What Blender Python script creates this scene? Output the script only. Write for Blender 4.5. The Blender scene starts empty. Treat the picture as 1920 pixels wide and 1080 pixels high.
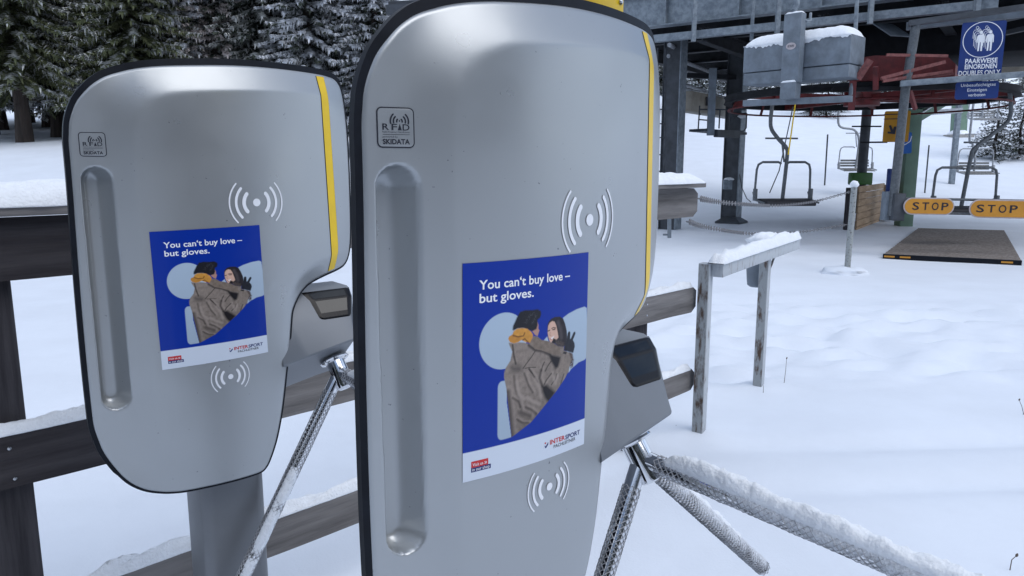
import bpy, bmesh, math, random
import numpy as np
from mathutils import Vector, Matrix, noise
from mathutils.geometry import tessellate_polygon

# ------------------------------------------------------------------ camera, sky, sun, exposure
scene = bpy.context.scene
COL = scene.collection
F_PX = 1388.0                       # focal length in pixels of the 1920 px wide photo
PITCH = math.radians(9.53)
CAM_H = 1.6
cam_data = bpy.data.cameras.new("camera")
cam_data.sensor_width = 36.0
cam_data.lens = 36.0 * F_PX / 1920.0
cam_data.clip_start = 0.05
cam_data.clip_end = 2000.0
cam = bpy.data.objects.new("camera", cam_data)
COL.objects.link(cam)
cam.location = (0, 0, CAM_H)
cam.rotation_euler = (math.pi / 2 - PITCH, 0, 0)
scene.camera = cam

SUN_EL, SUN_AZ = math.radians(48), math.radians(128)     # azimuth from +Y towards +X
world = bpy.data.worlds.new("World")
scene.world = world
world.use_nodes = True
nt = world.node_tree
nt.nodes.clear()
w_out = nt.nodes.new("ShaderNodeOutputWorld")
w_bg = nt.nodes.new("ShaderNodeBackground")
w_sky = nt.nodes.new("ShaderNodeTexSky")
w_sky.sky_type = 'NISHITA'
w_sky.sun_disc = False
w_sky.sun_elevation = SUN_EL
w_sky.sun_rotation = SUN_AZ
w_sky.altitude = 1400
w_sky.dust_density = 1.2
w_tc = nt.nodes.new("ShaderNodeTexCoord")
w_map = nt.nodes.new("ShaderNodeMapping")
w_map.inputs['Scale'].default_value = (1.0, 1.0, 2.2)
w_no = nt.nodes.new("ShaderNodeTexNoise")
w_no.inputs['Scale'].default_value = 2.3
w_no.inputs['Detail'].default_value = 7.0
w_no.inputs['Roughness'].default_value = 0.6
w_cr = nt.nodes.new("ShaderNodeValToRGB")
w_cr.color_ramp.elements[0].position = 0.40
w_cr.color_ramp.elements[1].position = 0.58
w_mix = nt.nodes.new("ShaderNodeMix")
w_mix.data_type = 'RGBA'
w_mix.inputs[7].default_value = (6.9, 7.7, 9.1, 1)
nt.links.new(w_tc.outputs['Generated'], w_map.inputs['Vector'])
nt.links.new(w_map.outputs['Vector'], w_no.inputs['Vector'])
nt.links.new(w_no.outputs['Fac'], w_cr.inputs['Fac'])
nt.links.new(w_cr.outputs['Color'], w_mix.inputs[0])
nt.links.new(w_sky.outputs['Color'], w_mix.inputs[6])
nt.links.new(w_mix.outputs[2], w_bg.inputs['Color'])
w_bg.inputs['Strength'].default_value = 0.10
nt.links.new(w_bg.outputs['Background'], w_out.inputs['Surface'])

sun_data = bpy.data.lights.new("sun", 'SUN')
sun_data.energy = 0.8
sun_data.angle = math.radians(45)
sun_data.color = (1.0, 0.965, 0.92)
sun = bpy.data.objects.new("sun", sun_data)
COL.objects.link(sun)
sd = Vector((math.sin(SUN_AZ) * math.cos(SUN_EL), math.cos(SUN_AZ) * math.cos(SUN_EL), math.sin(SUN_EL)))
sun.rotation_euler = sd.to_track_quat('Z', 'Y').to_euler()

scene.view_settings.view_transform = 'Standard'
scene.view_settings.look = 'None'
scene.view_settings.exposure = 0.70
scene.view_settings.gamma = 1.0
scene.view_settings.use_curve_mapping = False
scene.cycles.max_bounces = 6
scene.cycles.diffuse_bounces = 3
scene.cycles.glossy_bounces = 3
scene.cycles.caustics_reflective = False
scene.cycles.caustics_refractive = False

rng = random.Random(7)
nrng = np.random.default_rng(5)
CP, SP = math.cos(PITCH), math.sin(PITCH)


def ray(px, py):
    u = (px - 960.0) / F_PX
    v = -(py - 540.0) / F_PX
    return Vector((u, CP + v * SP, -SP + v * CP))


def P(px, py, Y):
    """the place at depth Y (metres in front of the camera) seen at that spot of the photo"""
    d = ray(px, py)
    t = Y / d.y
    return Vector((d.x * t, Y, CAM_H + d.z * t))


def PZ(px, py, z):
    d = ray(px, py)
    t = (z - CAM_H) / d.z
    return Vector((d.x * t, d.y * t, z))


# ------------------------------------------------------------------ materials
def new_mat(name):
    m = bpy.data.materials.new(name)
    m.use_nodes = True
    n = m.node_tree
    b = n.nodes['Principled BSDF']
    return m, n, b


def mat(name, col, rough=0.6, metal=0.0, var=0.12, scale=8.0, bump=0.0, bscale=60.0, col2=None, spec=0.5, coat=0.0, thr=(0.35, 0.65), stretch=None, rot=0.0, detail=5.0):
    """Principled paint/metal/wood with noise-driven colour variation and an optional bump"""
    m, n, b = new_mat(name)
    tc = n.nodes.new("ShaderNodeTexCoord")
    mp = n.nodes.new("ShaderNodeMapping")
    n.links.new(tc.outputs['Object'], mp.inputs['Vector'])
    mp.vector_type = 'TEXTURE'
    mp.inputs['Rotation'].default_value = (0, 0, rot)
    if stretch:
        mp.inputs['Scale'].default_value = stretch
    nz = n.nodes.new("ShaderNodeTexNoise")
    nz.inputs['Scale'].default_value = scale
    nz.inputs['Detail'].default_value = detail
    nz.inputs['Roughness'].default_value = 0.62
    n.links.new(mp.outputs['Vector'], nz.inputs['Vector'])
    cr = n.nodes.new("ShaderNodeValToRGB")
    cr.color_ramp.elements[0].position = thr[0]
    cr.color_ramp.elements[1].position = thr[1]
    c2 = col2 if col2 else tuple(max(0.0, c * (1 - var)) for c in col)
    c1 = col if col2 else tuple(min(1.0, c * (1 + var)) for c in col)
    cr.color_ramp.elements[0].color = (*c1, 1)
    cr.color_ramp.elements[1].color = (*c2, 1)
    n.links.new(nz.outputs['Fac'], cr.inputs['Fac'])
    n.links.new(cr.outputs['Color'], b.inputs['Base Color'])
    b.inputs['Roughness'].default_value = rough
    b.inputs['Metallic'].default_value = metal
    b.inputs['Specular IOR Level'].default_value = spec
    if coat:
        b.inputs['Coat Weight'].default_value = coat
        b.inputs['Coat Roughness'].default_value = 0.06
    if bump:
        n2 = n.nodes.new("ShaderNodeTexNoise")
        n2.inputs['Scale'].default_value = bscale
        n2.inputs['Detail'].default_value = 4
        n.links.new(mp.outputs['Vector'], n2.inputs['Vector'])
        bp = n.nodes.new("ShaderNodeBump")
        bp.inputs['Strength'].default_value = bump
        bp.inputs['Distance'].default_value = 0.01
        n.links.new(n2.outputs['Fac'], bp.inputs['Height'])
        n.links.new(bp.outputs['Normal'], b.inputs['Normal'])
    return m


def snow_mat(name, col, rough, var=0.03, scale=1.2, bump=0.35, bscale=7.0, spec=0.25):
    m = mat(name, col, rough, var=var, scale=scale, bump=bump, bscale=bscale, spec=spec)
    n = m.node_tree
    b = n.nodes['Principled BSDF']
    bp1 = [x for x in n.nodes if x.type == 'BUMP'][0]
    tc = [x for x in n.nodes if x.type == 'TEX_COORD'][0]
    g = n.nodes.new("ShaderNodeTexNoise")
    g.inputs['Scale'].default_value = 95
    g.inputs['Detail'].default_value = 5
    n.links.new(tc.outputs['Object'], g.inputs['Vector'])
    bp2 = n.nodes.new("ShaderNodeBump")
    bp2.inputs['Strength'].default_value = 0.35
    bp2.inputs['Distance'].default_value = 0.004
    n.links.new(g.outputs['Fac'], bp2.inputs['Height'])
    n.links.new(bp1.outputs['Normal'], bp2.inputs['Normal'])
    n.links.new(bp2.outputs['Normal'], b.inputs['Normal'])
    return m


def silver_mat():
    """lacquered silver panel: faint smudges in the gloss and tiny specks of dirt"""
    m = mat('silver_paint', (0.385, 0.405, 0.42), 0.34, metal=0.6, col2=(0.17, 0.18, 0.20), scale=130, thr=(0.735, 0.775), detail=2, bump=0.03, bscale=900)
    n = m.node_tree
    b = n.nodes['Principled BSDF']
    tc = [x for x in n.nodes if x.type == 'TEX_COORD'][0]
    g = n.nodes.new("ShaderNodeTexNoise")
    g.inputs['Scale'].default_value = 5.0
    g.inputs['Detail'].default_value = 6
    n.links.new(tc.outputs['Object'], g.inputs['Vector'])
    mr = n.nodes.new("ShaderNodeMapRange")
    mr.inputs['From Min'].default_value = 0.3
    mr.inputs['From Max'].default_value = 0.7
    mr.inputs['To Min'].default_value = 0.26
    mr.inputs['To Max'].default_value = 0.41
    n.links.new(g.outputs['Fac'], mr.inputs['Value'])
    n.links.new(mr.outputs['Result'], b.inputs['Roughness'])
    return m


FENCE_A = PZ(80, 850, 0.83)
FENCE_B = PZ(1255, 571, 0.83)
FD = (FENCE_B - FENCE_A).normalized()
FYAW = math.atan2(FD.y, FD.x)

M = {}
M['snow'] = snow_mat('snow', (0.725, 0.77, 0.84), 0.65, var=0.03, scale=1.2, bump=0.35, bscale=7.0, spec=0.25)
M['snow_clump'] = mat('snow_clump', (0.83, 0.86, 0.90), 0.6, var=0.04, scale=30, bump=0.5, bscale=120, spec=0.3)
M['rime'] = mat('rime', (0.74, 0.77, 0.82), 0.6, var=0.15, scale=160, bump=0.8, bscale=300, spec=0.3)
M['silver'] = silver_mat()
M['column'] = mat('shaded_grey_column_paint', (0.175, 0.185, 0.20), 0.42, metal=0.3, var=0.06, scale=6)  # grey darkened: the shade on the column is put into its colour
M['housing'] = mat('grey_housing_paint', (0.185, 0.20, 0.222), 0.42, metal=0.3, var=0.03, scale=9, bump=0.04, bscale=900)
M['rubber'] = mat('black_rubber', (0.007, 0.009, 0.014), 0.5, var=0.2, scale=30, spec=0.16)
M['glass_black'] = mat('dark_sensor_glass', (0.004, 0.005, 0.006), 0.03, var=0.0, spec=0.5)
M['glass_frame'] = mat('black_window_frame', (0.005, 0.005, 0.007), 0.25, var=0.0, spec=0.25)
M['chrome'] = mat('chrome', (0.72, 0.73, 0.75), 0.07, metal=1.0, var=0.03, scale=20)
M['steel'] = mat('brushed_steel', (0.45, 0.46, 0.48), 0.25, metal=1.0, var=0.1, scale=40)
M['net'] = mat('pale_netting', (0.42, 0.43, 0.46), 0.5, var=0.25, scale=60)
M['white_print'] = mat('white_print', (0.80, 0.82, 0.86), 0.4, var=0.02)
M['white_paper'] = mat('white_paper', (0.66, 0.70, 0.78), 0.4, var=0.02)
M['dark_print'] = mat('dark_print', (0.012, 0.014, 0.025), 0.4, var=0.05)
M['navy_print'] = mat('navy_print', (0.012, 0.025, 0.14), 0.35, var=0.05)
M['red_print'] = mat('red_print', (0.52, 0.02, 0.02), 0.35, var=0.05)
M['yellow'] = mat('yellow_plastic', (0.78, 0.52, 0.005), 0.35, var=0.05, scale=15)
M['gap'] = mat('dark_shadow_line', (0.03, 0.028, 0.025), 0.8)  # dark colour for the painted shadow line beside the yellow stripe
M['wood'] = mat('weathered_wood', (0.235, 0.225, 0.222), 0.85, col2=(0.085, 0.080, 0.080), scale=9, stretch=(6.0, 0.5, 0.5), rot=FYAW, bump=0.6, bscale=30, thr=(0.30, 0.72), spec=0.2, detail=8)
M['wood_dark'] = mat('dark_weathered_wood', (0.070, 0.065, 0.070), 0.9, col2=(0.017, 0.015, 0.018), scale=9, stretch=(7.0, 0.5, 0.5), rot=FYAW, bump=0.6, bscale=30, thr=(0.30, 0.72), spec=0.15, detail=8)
M['wood_post'] = mat('dark_wood_post', (0.075, 0.071, 0.078), 0.9, col2=(0.02, 0.019, 0.023), scale=11, stretch=(0.4, 0.4, 6.0), bump=0.6, bscale=30, thr=(0.30, 0.72), spec=0.15, detail=8)
M['new_wood'] = mat('pale_new_planks', (0.50, 0.36, 0.24), 0.8, col2=(0.28, 0.185, 0.115), scale=5, stretch=(3, 3, 0.4), bump=0.3, thr=(0.3, 0.75), spec=0.2)
M['galv'] = mat('galvanised_steel', (0.24, 0.28, 0.315), 0.55, metal=0.25, col2=(0.145, 0.175, 0.21), scale=9, thr=(0.38, 0.62))
M['steel_blue'] = mat('blue_grey_paint', (0.15, 0.18, 0.215), 0.55, var=0.2, scale=5)
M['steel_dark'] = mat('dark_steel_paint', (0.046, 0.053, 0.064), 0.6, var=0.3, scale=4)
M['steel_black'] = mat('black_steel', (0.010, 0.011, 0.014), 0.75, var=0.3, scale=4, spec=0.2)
M['deck_steel'] = mat('shaded_deck_steel', (0.022, 0.025, 0.03), 0.7, var=0.35, scale=4, spec=0.25)  # darker steel: shade under the roof deck put into the base colour
M['guard_red'] = mat('dark_red_guard', (0.085, 0.010, 0.011), 0.6, var=0.4, scale=6, spec=0.3)
M['rusty'] = mat('peeling_grey_paint', (0.44, 0.47, 0.50), 0.7, col2=(0.13, 0.095, 0.075), scale=20, thr=(0.56, 0.74), bump=0.5, bscale=60, stretch=(0.7, 0.7, 2.2), detail=9)
M['post_grey'] = mat('speckled_grey_paint', (0.30, 0.32, 0.32), 0.7, col2=(0.09, 0.085, 0.08), scale=30, thr=(0.55, 0.66), bump=0.4, bscale=60)
M['rusty_side'] = mat('rusty_edge', (0.32, 0.34, 0.35), 0.8, col2=(0.085, 0.052, 0.036), scale=20, thr=(0.48, 0.62), stretch=(0.7, 0.7, 2.2), detail=9, bump=0.5, bscale=60)
M['red_paint'] = mat('red_machine_paint', (0.115, 0.013, 0.014), 0.55, var=0.35, scale=6)
M['red_pale'] = mat('frosted_red_paint', (0.19, 0.062, 0.058), 0.6, var=0.3, scale=20)
M['beige'] = mat('beige_cabinet_paint', (0.34, 0.31, 0.26), 0.6, var=0.15, scale=4)
M['green'] = mat('sage_green_paint', (0.14, 0.225, 0.165), 0.6, var=0.12, scale=3)
M['green_box'] = mat('bright_green_plastic', (0.03, 0.115, 0.018), 0.5, var=0.2, scale=5)
M['sign_blue'] = mat('sign_blue', (0.008, 0.032, 0.165), 0.4, var=0.08, scale=6)
M['sign_blue_light'] = mat('sign_light_blue', (0.02, 0.12, 0.42), 0.4, var=0.08, scale=6)
M['sign_yellow'] = mat('sign_ochre', (0.42, 0.20, 0.006), 0.5, var=0.1, scale=5)
M['stop_orange'] = mat('stop_orange', (0.56, 0.25, 0.025), 0.45, var=0.08, scale=5)
M['stop_rim'] = mat('stop_rim', (0.46, 0.41, 0.42), 0.5, var=0.1)
M['concrete'] = mat('grey_concrete', (0.30, 0.29, 0.28), 0.85, var=0.15, scale=6)
M['mat_brown'] = mat('brown_rubber_mat', (0.13, 0.105, 0.086), 0.9, col2=(0.25, 0.225, 0.21), scale=22, bump=0.6, bscale=40)
M['chain'] = mat('grey_chain', (0.17, 0.17, 0.18), 0.5, metal=0.4, var=0.2, scale=50)
M['seat_dark'] = mat('dark_seat_slats', (0.02, 0.02, 0.025), 0.6, var=0.3, scale=20)
M['seat_grey'] = mat('grey_seat_slats', (0.22, 0.225, 0.23), 0.6, var=0.3, scale=20)
M['tube'] = mat('grey_tube_paint', (0.085, 0.097, 0.11), 0.5, var=0.3, scale=25)
M['tube_light'] = mat('frosted_tube', (0.34, 0.36, 0.39), 0.5, var=0.25, scale=25)
M['twig'] = mat('dry_stalk', (0.11, 0.085, 0.07), 0.9, var=0.3, scale=60)
M['bark'] = mat('bark', (0.055, 0.042, 0.036), 0.95, col2=(0.025, 0.02, 0.018), scale=6, stretch=(0.5, 0.5, 4), bump=0.6, bscale=25)
M['needle'] = mat('green_needles', (0.17, 0.185, 0.095), 0.75, col2=(0.05, 0.062, 0.034), scale=1.6, thr=(0.3, 0.7), spec=0.2)
M['needle_dark'] = mat('dark_needles', (0.085, 0.10, 0.075), 0.8, col2=(0.02, 0.025, 0.022), scale=1.6, thr=(0.3, 0.7), spec=0.2)
M['frost'] = mat('frosted_needles', (0.86, 0.88, 0.92), 0.7, col2=(0.45, 0.47, 0.50), scale=1.4, thr=(0.3, 0.72), spec=0.2)
M['frost_grey'] = mat('grey_frosted_needles', (0.66, 0.67, 0.66), 0.75, col2=(0.26, 0.27, 0.26), scale=1.4, thr=(0.3, 0.72), spec=0.2)
M['frost_warm'] = mat('warm_frosted_needles', (0.72, 0.66, 0.64), 0.75, col2=(0.36, 0.32, 0.31), scale=1.4, thr=(0.3, 0.72), spec=0.2)


# ------------------------------------------------------------------ mesh helpers
class MB:
    """collects shapes and links them as ONE mesh object"""

    def __init__(self):
        self.v, self.f, self.m = [], [], []

    def add(self, verts, faces, mi=0):
        o = len(self.v)
        self.v += [tuple(p) for p in verts]
        self.f += [tuple(i + o for i in f) for f in faces]
        self.m += [mi] * len(faces)
        return self

    def box(self, c, half, X=(1, 0, 0), Y=(0, 1, 0), Z=(0, 0, 1), mi=0, bev=0.0):
        c, X, Y, Z = Vector(c), Vector(X), Vector(Y), Vector(Z)
        hx, hy, hz = half
        b = min(bev, hx * .45, hy * .45, hz * .45)
        if b <= 0:
            vs = [c + X * sx * hx + Y * sy * hy + Z * sz * hz for sx in (-1, 1) for sy in (-1, 1) for sz in (-1, 1)]
            fs = [(0, 1, 3, 2), (4, 6, 7, 5), (0, 4, 5, 1), (2, 3, 7, 6), (0, 2, 6, 4), (1, 5, 7, 3)]
            return self.add(vs, fs, mi)
        bm = bmesh.new()
        bmesh.ops.create_cube(bm, size=1.0)
        for v in bm.verts:
            v.co = Vector((v.co.x * 2 * hx, v.co.y * 2 * hy, v.co.z * 2 * hz))
        bmesh.ops.bevel(bm, geom=bm.edges[:], offset=b, segments=2, affect='EDGES', profile=0.5)
        bm.verts.index_update()
        vs = [c + X * v.co.x + Y * v.co.y + Z * v.co.z for v in bm.verts]
        fs = [[v.index for v in f.verts] for f in bm.faces]
        bm.free()
        return self.add(vs, fs, mi)

    def bar(self, a, b, w, h, up=(0, 0, 1), mi=0, bev=0.0, ext=0.0):
        a, b = Vector(a), Vector(b)
        d = (b - a)
        L = d.length
        d.normalize()
        up = Vector(up)
        s = d.cross(up)
        if s.length < 1e-4:
            s = d.cross(Vector((0, 1, 0)))
        s.normalize()
        u = s.cross(d).normalized()
        return self.box((a + b) / 2, (L / 2 + ext, w / 2, h / 2), d, s, u, mi, bev)

    def tube(self, pts, r, n=8, mi=0, cap=True):
        pts = [Vector(p) for p in pts]
        rs = r if isinstance(r, (list, tuple)) else [r] * len(pts)
        vs, fs = [], []
        prev = None
        for i, p in enumerate(pts):
            a = pts[max(i - 1, 0)]
            b = pts[min(i + 1, len(pts) - 1)]
            d = (b - a).normalized()
            if prev is None:
                s = d.cross(Vector((0, 0, 1)))
                if s.length < 1e-3:
                    s = d.cross(Vector((0, 1, 0)))
            else:
                s = prev - d * prev.dot(d)
            s.normalize()
            prev = s
            t = d.cross(s)
            for k in range(n):
                an = 2 * math.pi * k / n
                vs.append(p + (s * math.cos(an) + t * math.sin(an)) * rs[i])
        for i in range(len(pts) - 1):
            for k in range(n):
                k2 = (k + 1) % n
                fs.append((i * n + k, i * n + k2, (i + 1) * n + k2, (i + 1) * n + k))
        if cap:
            fs.append(tuple(reversed(range(n))))
            fs.append(tuple(range((len(pts) - 1) * n, len(pts) * n)))
        return self.add(vs, fs, mi)

    def lathe(self, base, axis, prof, n=24, mi=0):
        """prof: (distance along the axis, radius)"""
        base, axis = Vector(base), Vector(axis).normalized()
        s = axis.cross(Vector((0, 0, 1)))
        if s.length < 1e-3:
            s = axis.cross(Vector((0, 1, 0)))
        s.normalize()
        t = axis.cross(s)
        vs, fs = [], []
        for (d, r) in prof:
            for k in range(n):
                an = 2 * math.pi * k / n
                vs.append(base + axis * d + (s * math.cos(an) + t * math.sin(an)) * r)
        for i in range(len(prof) - 1):
            for k in range(n):
                k2 = (k + 1) % n
                fs.append((i * n + k, i * n + k2, (i + 1) * n + k2, (i + 1) * n + k))
        fs.append(tuple(reversed(range(n))))
        fs.append(tuple(range((len(prof) - 1) * n, len(prof) * n)))
        return self.add(vs, fs, mi)

    def prism(self, poly, depth_vec, mi=0):
        """a planar outline (3D points) pushed along depth_vec"""
        n = len(poly)
        dv = Vector(depth_vec)
        vs = [Vector(p) for p in poly] + [Vector(p) + dv for p in poly]
        fs = [tuple(range(n)), tuple(reversed(range(n, 2 * n)))]
        for i in range(n):
            j = (i + 1) % n
            fs.append((i, i + n, j + n, j))
        return self.add(vs, fs, mi)

    def build(self, name, mats, parent=None, smooth=True, angle=35, local=False):
        me = bpy.data.meshes.new(name)
        off = Vector((0, 0, 0))
        if parent is not None and not local:
            off = parent_world(parent)
        if off.length > 0:
            vv = [(p[0] - off.x, p[1] - off.y, p[2] - off.z) for p in self.v]
        else:
            vv = self.v
        me.from_pydata(vv, [], self.f)
        if not isinstance(mats, (list, tuple)):
            mats = [mats]
        for m_ in mats:
            me.materials.append(M[m_] if isinstance(m_, str) else m_)
        me.polygons.foreach_set('material_index', self.m)
        bm = bmesh.new()
        bm.from_mesh(me)
        bmesh.ops.recalc_face_normals(bm, faces=bm.faces[:])
        bm.to_mesh(me)
        bm.free()
        if smooth:
            me.polygons.foreach_set('use_smooth', [True] * len(me.polygons))
            me.set_sharp_from_angle(angle=math.radians(angle))
        o = bpy.data.objects.new(name, me)
        COL.objects.link(o)
        if parent is not None:
            o.parent = parent
        return o


def parent_world(o):
    """world place of an unrotated parent chain"""
    p = Vector(o.location)
    q = o.parent
    while q is not None:
        p = p + Vector(q.location)
        q = q.parent
    return p


def tag(o, label=None, cat=None, group=None, kind=None):
    if label:
        o['label'] = label
    if cat:
        o['category'] = cat
    if group:
        o['group'] = group
    if kind:
        o['kind'] = kind
    return o


def thing(name, loc, label, cat, group=None, rotz=0.0):
    o = bpy.data.objects.new(name, None)
    o.empty_display_size = 0.1
    COL.objects.link(o)
    o.location = loc
    o.rotation_euler = (0, 0, rotz)
    return tag(o, label, cat, group)


def copy_tree(o, parent=None):
    c = o.copy()
    COL.objects.link(c)
    c.parent = parent
    for ch in list(o.children):
        copy_tree(ch, c)
    return c


def smoothstep(a, b, x):
    t = min(1.0, max(0.0, (x - a) / (b - a)))
    return t * t * (3 - 2 * t)


# ------------------------------------------------------------------ ground
def ramp(y, a, b, slope):
    """0 before a, then bending into the given slope at b"""
    if y <= a:
        return 0.0
    if y < b:
        return slope * (y - a) ** 2 / (2 * (b - a))
    return slope * (y - a - (b - a) / 2)


FRAME_FEET = [tuple(PZ(1310, 812, 0.0))[:2], tuple(PZ(1422, 720, 0.0))[:2]]


def gz(x, y):
    """height of the snow"""
    k = smoothstep(-0.32, -0.02, x / max(y, 1.0)) if y > 1 else 0.5
    left = ramp(y, 10, 14, 0.185) - max(0, ramp(y, 22, 26, 0.09))
    right = ramp(y, 21.5, 25, 0.172) - ramp(y, 62, 80, 0.10)
    z = left * (1 - k) + right * k
    z += 0.035 * noise.noise(Vector((x * 0.35, y * 0.35, 0.3))) * smoothstep(1.5, 4.0, y)
    z += 0.010 * noise.noise(Vector((x * 1.1, y * 1.6, 4.3)))
    # trodden, wind-ruffled band across the foreground
    tr = smoothstep(5.0, 5.8, y) * (1 - smoothstep(7.6, 9.4, y)) * smoothstep(0.6, 1.8, x)
    if tr > 0:
        z += tr * (0.075 * noise.noise(Vector((x * 1.7, y * 3.4, 8.0))) + 0.075 * noise.noise(Vector((x * 3.3, y * 6.5, 2.0))))
    for (hx, hy) in FRAME_FEET:                  # snow banked against the frame posts
        d2 = (x - hx) ** 2 + (y - hy) ** 2
        if d2 < 0.4:
            z += 0.045 * math.exp(-d2 / 0.035) - 0.02 * math.exp(-d2 / 0.10)
    # soft wind hollows
    for (hx, hy, lx, ly, dp_) in ((2.6, 4.15, 1.3, 0.13, 0.05), (2.4, 3.55, 1.2, 0.12, 0.045), (3.2, 8.6, 2.2, 0.25, 0.05), (0.9, 5.4, 0.8, 0.14, 0.03)):
        e = ((x - hx) / lx) ** 2 + ((y - hy - 0.12 * (x - hx)) / ly) ** 2
        if e < 9:
            z -= dp_ * math.exp(-e)
    if y > 24:
        z += 0.12 * noise.noise(Vector((x * 0.12, y * 0.12, 1.0)))
    return z


def build_ground():
    rings = [0.0] + list(np.geomspace(0.4, 2.0, 34)) + list(np.geomspace(2.03, 12.0, 150)) + list(np.geomspace(12.2, 420.0, 100))
    nang = 420
    # most of the angular resolution looks forward
    t = np.linspace(-1, 1, nang, endpoint=False)
    ang = math.pi * (0.38 * t + 0.62 * t ** 3)
    vs, fs = [(0, 0, gz(0, 0))], []
    for r in rings[1:]:
        for a in ang:
            x, y = r * math.sin(a), r * math.cos(a)
            vs.append((x, y, gz(x, y)))
    for k in range(nang):
        fs.append((0, 1 + (k + 1) % nang, 1 + k))
    for i in range(len(rings) - 2):
        for k in range(nang):
            k2 = (k + 1) % nang
            a, b = 1 + i * nang, 1 + (i + 1) * nang
            fs.append((a + k, a + k2, b + k2, b + k))
    g = MB()
    g.add(vs, fs)
    o = g.build('snow_ground', 'snow', angle=180)
    tag(o, 'undisturbed snow covering the ground and the ski slope', kind='structure')


build_ground()


def snow_strip(mb, a, b, width, height, seed=0, end_round=0.12, lump=0.25, across=None, mi=0, n=None, m=9):
    """a bumpy layer of snow lying on a bar from a to b"""
    a, b = Vector(a), Vector(b)
    d = b - a
    L = d.length
    d.normalize()
    s = Vector(across).normalized() if across else d.cross(Vector((0, 0, 1))).normalized()
    up = Vector((0, 0, 1))
    n = n or max(8, int(L / 0.035))
    n = min(n, 260)
    vs, fs = [], []
    for i in range(n + 1):
        t = i / n
        e = min(1.0, min(t, 1 - t) * L / max(end_round, 1e-3))
        e = math.sqrt(max(0.0, 1 - (1 - e) ** 2))
        for j in range(m + 1):
            q = -1 + 2 * j / m
            p = a + d * (L * t)
            nz_ = noise.noise(p * 9 + Vector((seed, q * 1.3, 0))) * lump + noise.noise(p * 32 + Vector((seed, q * 4, 3))) * lump * 0.35
            hh = height * e * max(0.0, (1 - abs(q) ** 3)) * (1 + nz_)
            ed = 1 + 0.10 * noise.noise(p * 25 + Vector((q, seed, 9))) if abs(q) > 0.8 else 1
            vs.append(p + s * (q * width / 2 * ed * (0.9 + 0.1 * e)) + up * (hh + 0.001))
    for i in range(n):
        for j in range(m):
            k = i * (m + 1) + j
            fs.append((k, k + 1, k + m + 2, k + m + 1))
    # underside
    o = len(vs)
    for i in range(n + 1):
        vs.append(vs[i * (m + 1)] - up * 0.004)
        vs.append(vs[i * (m + 1) + m] - up * 0.004)
    for i in range(n):
        fs.append((o + 2 * i, o + 2 * i + 2, o + 2 * i + 3, o + 2 * i + 1))
        fs.append((i * (m + 1), (i + 1) * (m + 1), o + 2 * i + 2, o + 2 * i))
        fs.append((i * (m + 1) + m, o + 2 * i + 1, o + 2 * i + 3, (i + 1) * (m + 1) + m))
    mb.add(vs, fs, mi)


def blob(mb, c, r, seed=0, lump=0.2, nu=14, nv=9, mi=0, squash=1.0):
    """an uneven lump of snow"""
    c = Vector(c)
    r = Vector(r)
    vs, fs = [], []
    for i in range(nv + 1):
        th = math.pi * i / nv
        for k in range(nu):
            ph = 2 * math.pi * k / nu
            d = Vector((math.sin(th) * math.cos(ph), math.sin(th) * math.sin(ph), math.cos(th)))
            q = 1 + lump * noise.noise(d * 2.2 + Vector((seed, 0, 0))) + 0.4 * lump * noise.noise(d * 6 + Vector((0, seed, 0)))
            vs.append(c + Vector((d.x * r.x, d.y * r.y, d.z * r.z)) * q)
    for i in range(nv):
        for k in range(nu):
            k2 = (k + 1) % nu
            fs.append((i * nu + k, i * nu + k2, (i + 1) * nu + k2, (i + 1) * nu + k))
    mb.add(vs, fs, mi)


# ------------------------------------------------------------------ lettering
def text_geo(s, bold=0.0):
    """triangles of a line of text in its own plane, baseline at y = 0"""
    cu = bpy.data.curves.new('lettering', 'FONT')
    cu.body = s
    cu.size = 1.0
    cu.offset = bold
    cu.resolution_u = 3
    ob = bpy.data.objects.new('lettering', cu)
    COL.objects.link(ob)
    dg = bpy.context.evaluated_depsgraph_get()
    me = ob.evaluated_get(dg).to_mesh()
    me.calc_loop_triangles()
    vs = [(v.co.x, v.co.y) for v in me.vertices]
    fs = [tuple(t.vertices) for t in me.loop_triangles]
    ob.evaluated_get(dg).to_mesh_clear()
    bpy.data.objects.remove(ob)
    bpy.data.curves.remove(cu)
    return vs, fs


CAP_H = max(v[1] for v in text_geo('H')[0])


def text_fit(s, x0, x1, y0, cap, bold=0.0):
    """the text stretched to run from x0 to x1 with capitals 'cap' high on the baseline y0"""
    vs, fs = text_geo(s, bold)
    xs = [v[0] for v in vs]
    lo, hi = min(xs), max(xs)
    kx = (x1 - x0) / (hi - lo)
    ky = cap / CAP_H
    return [(x0 + (v[0] - lo) * kx, y0 + v[1] * ky) for v in vs], fs


def poly_tri(pts):
    tris = tessellate_polygon([[Vector((p[0], p[1], 0)) for p in pts]])
    return list(pts), [tuple(t) for t in tris]


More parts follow.
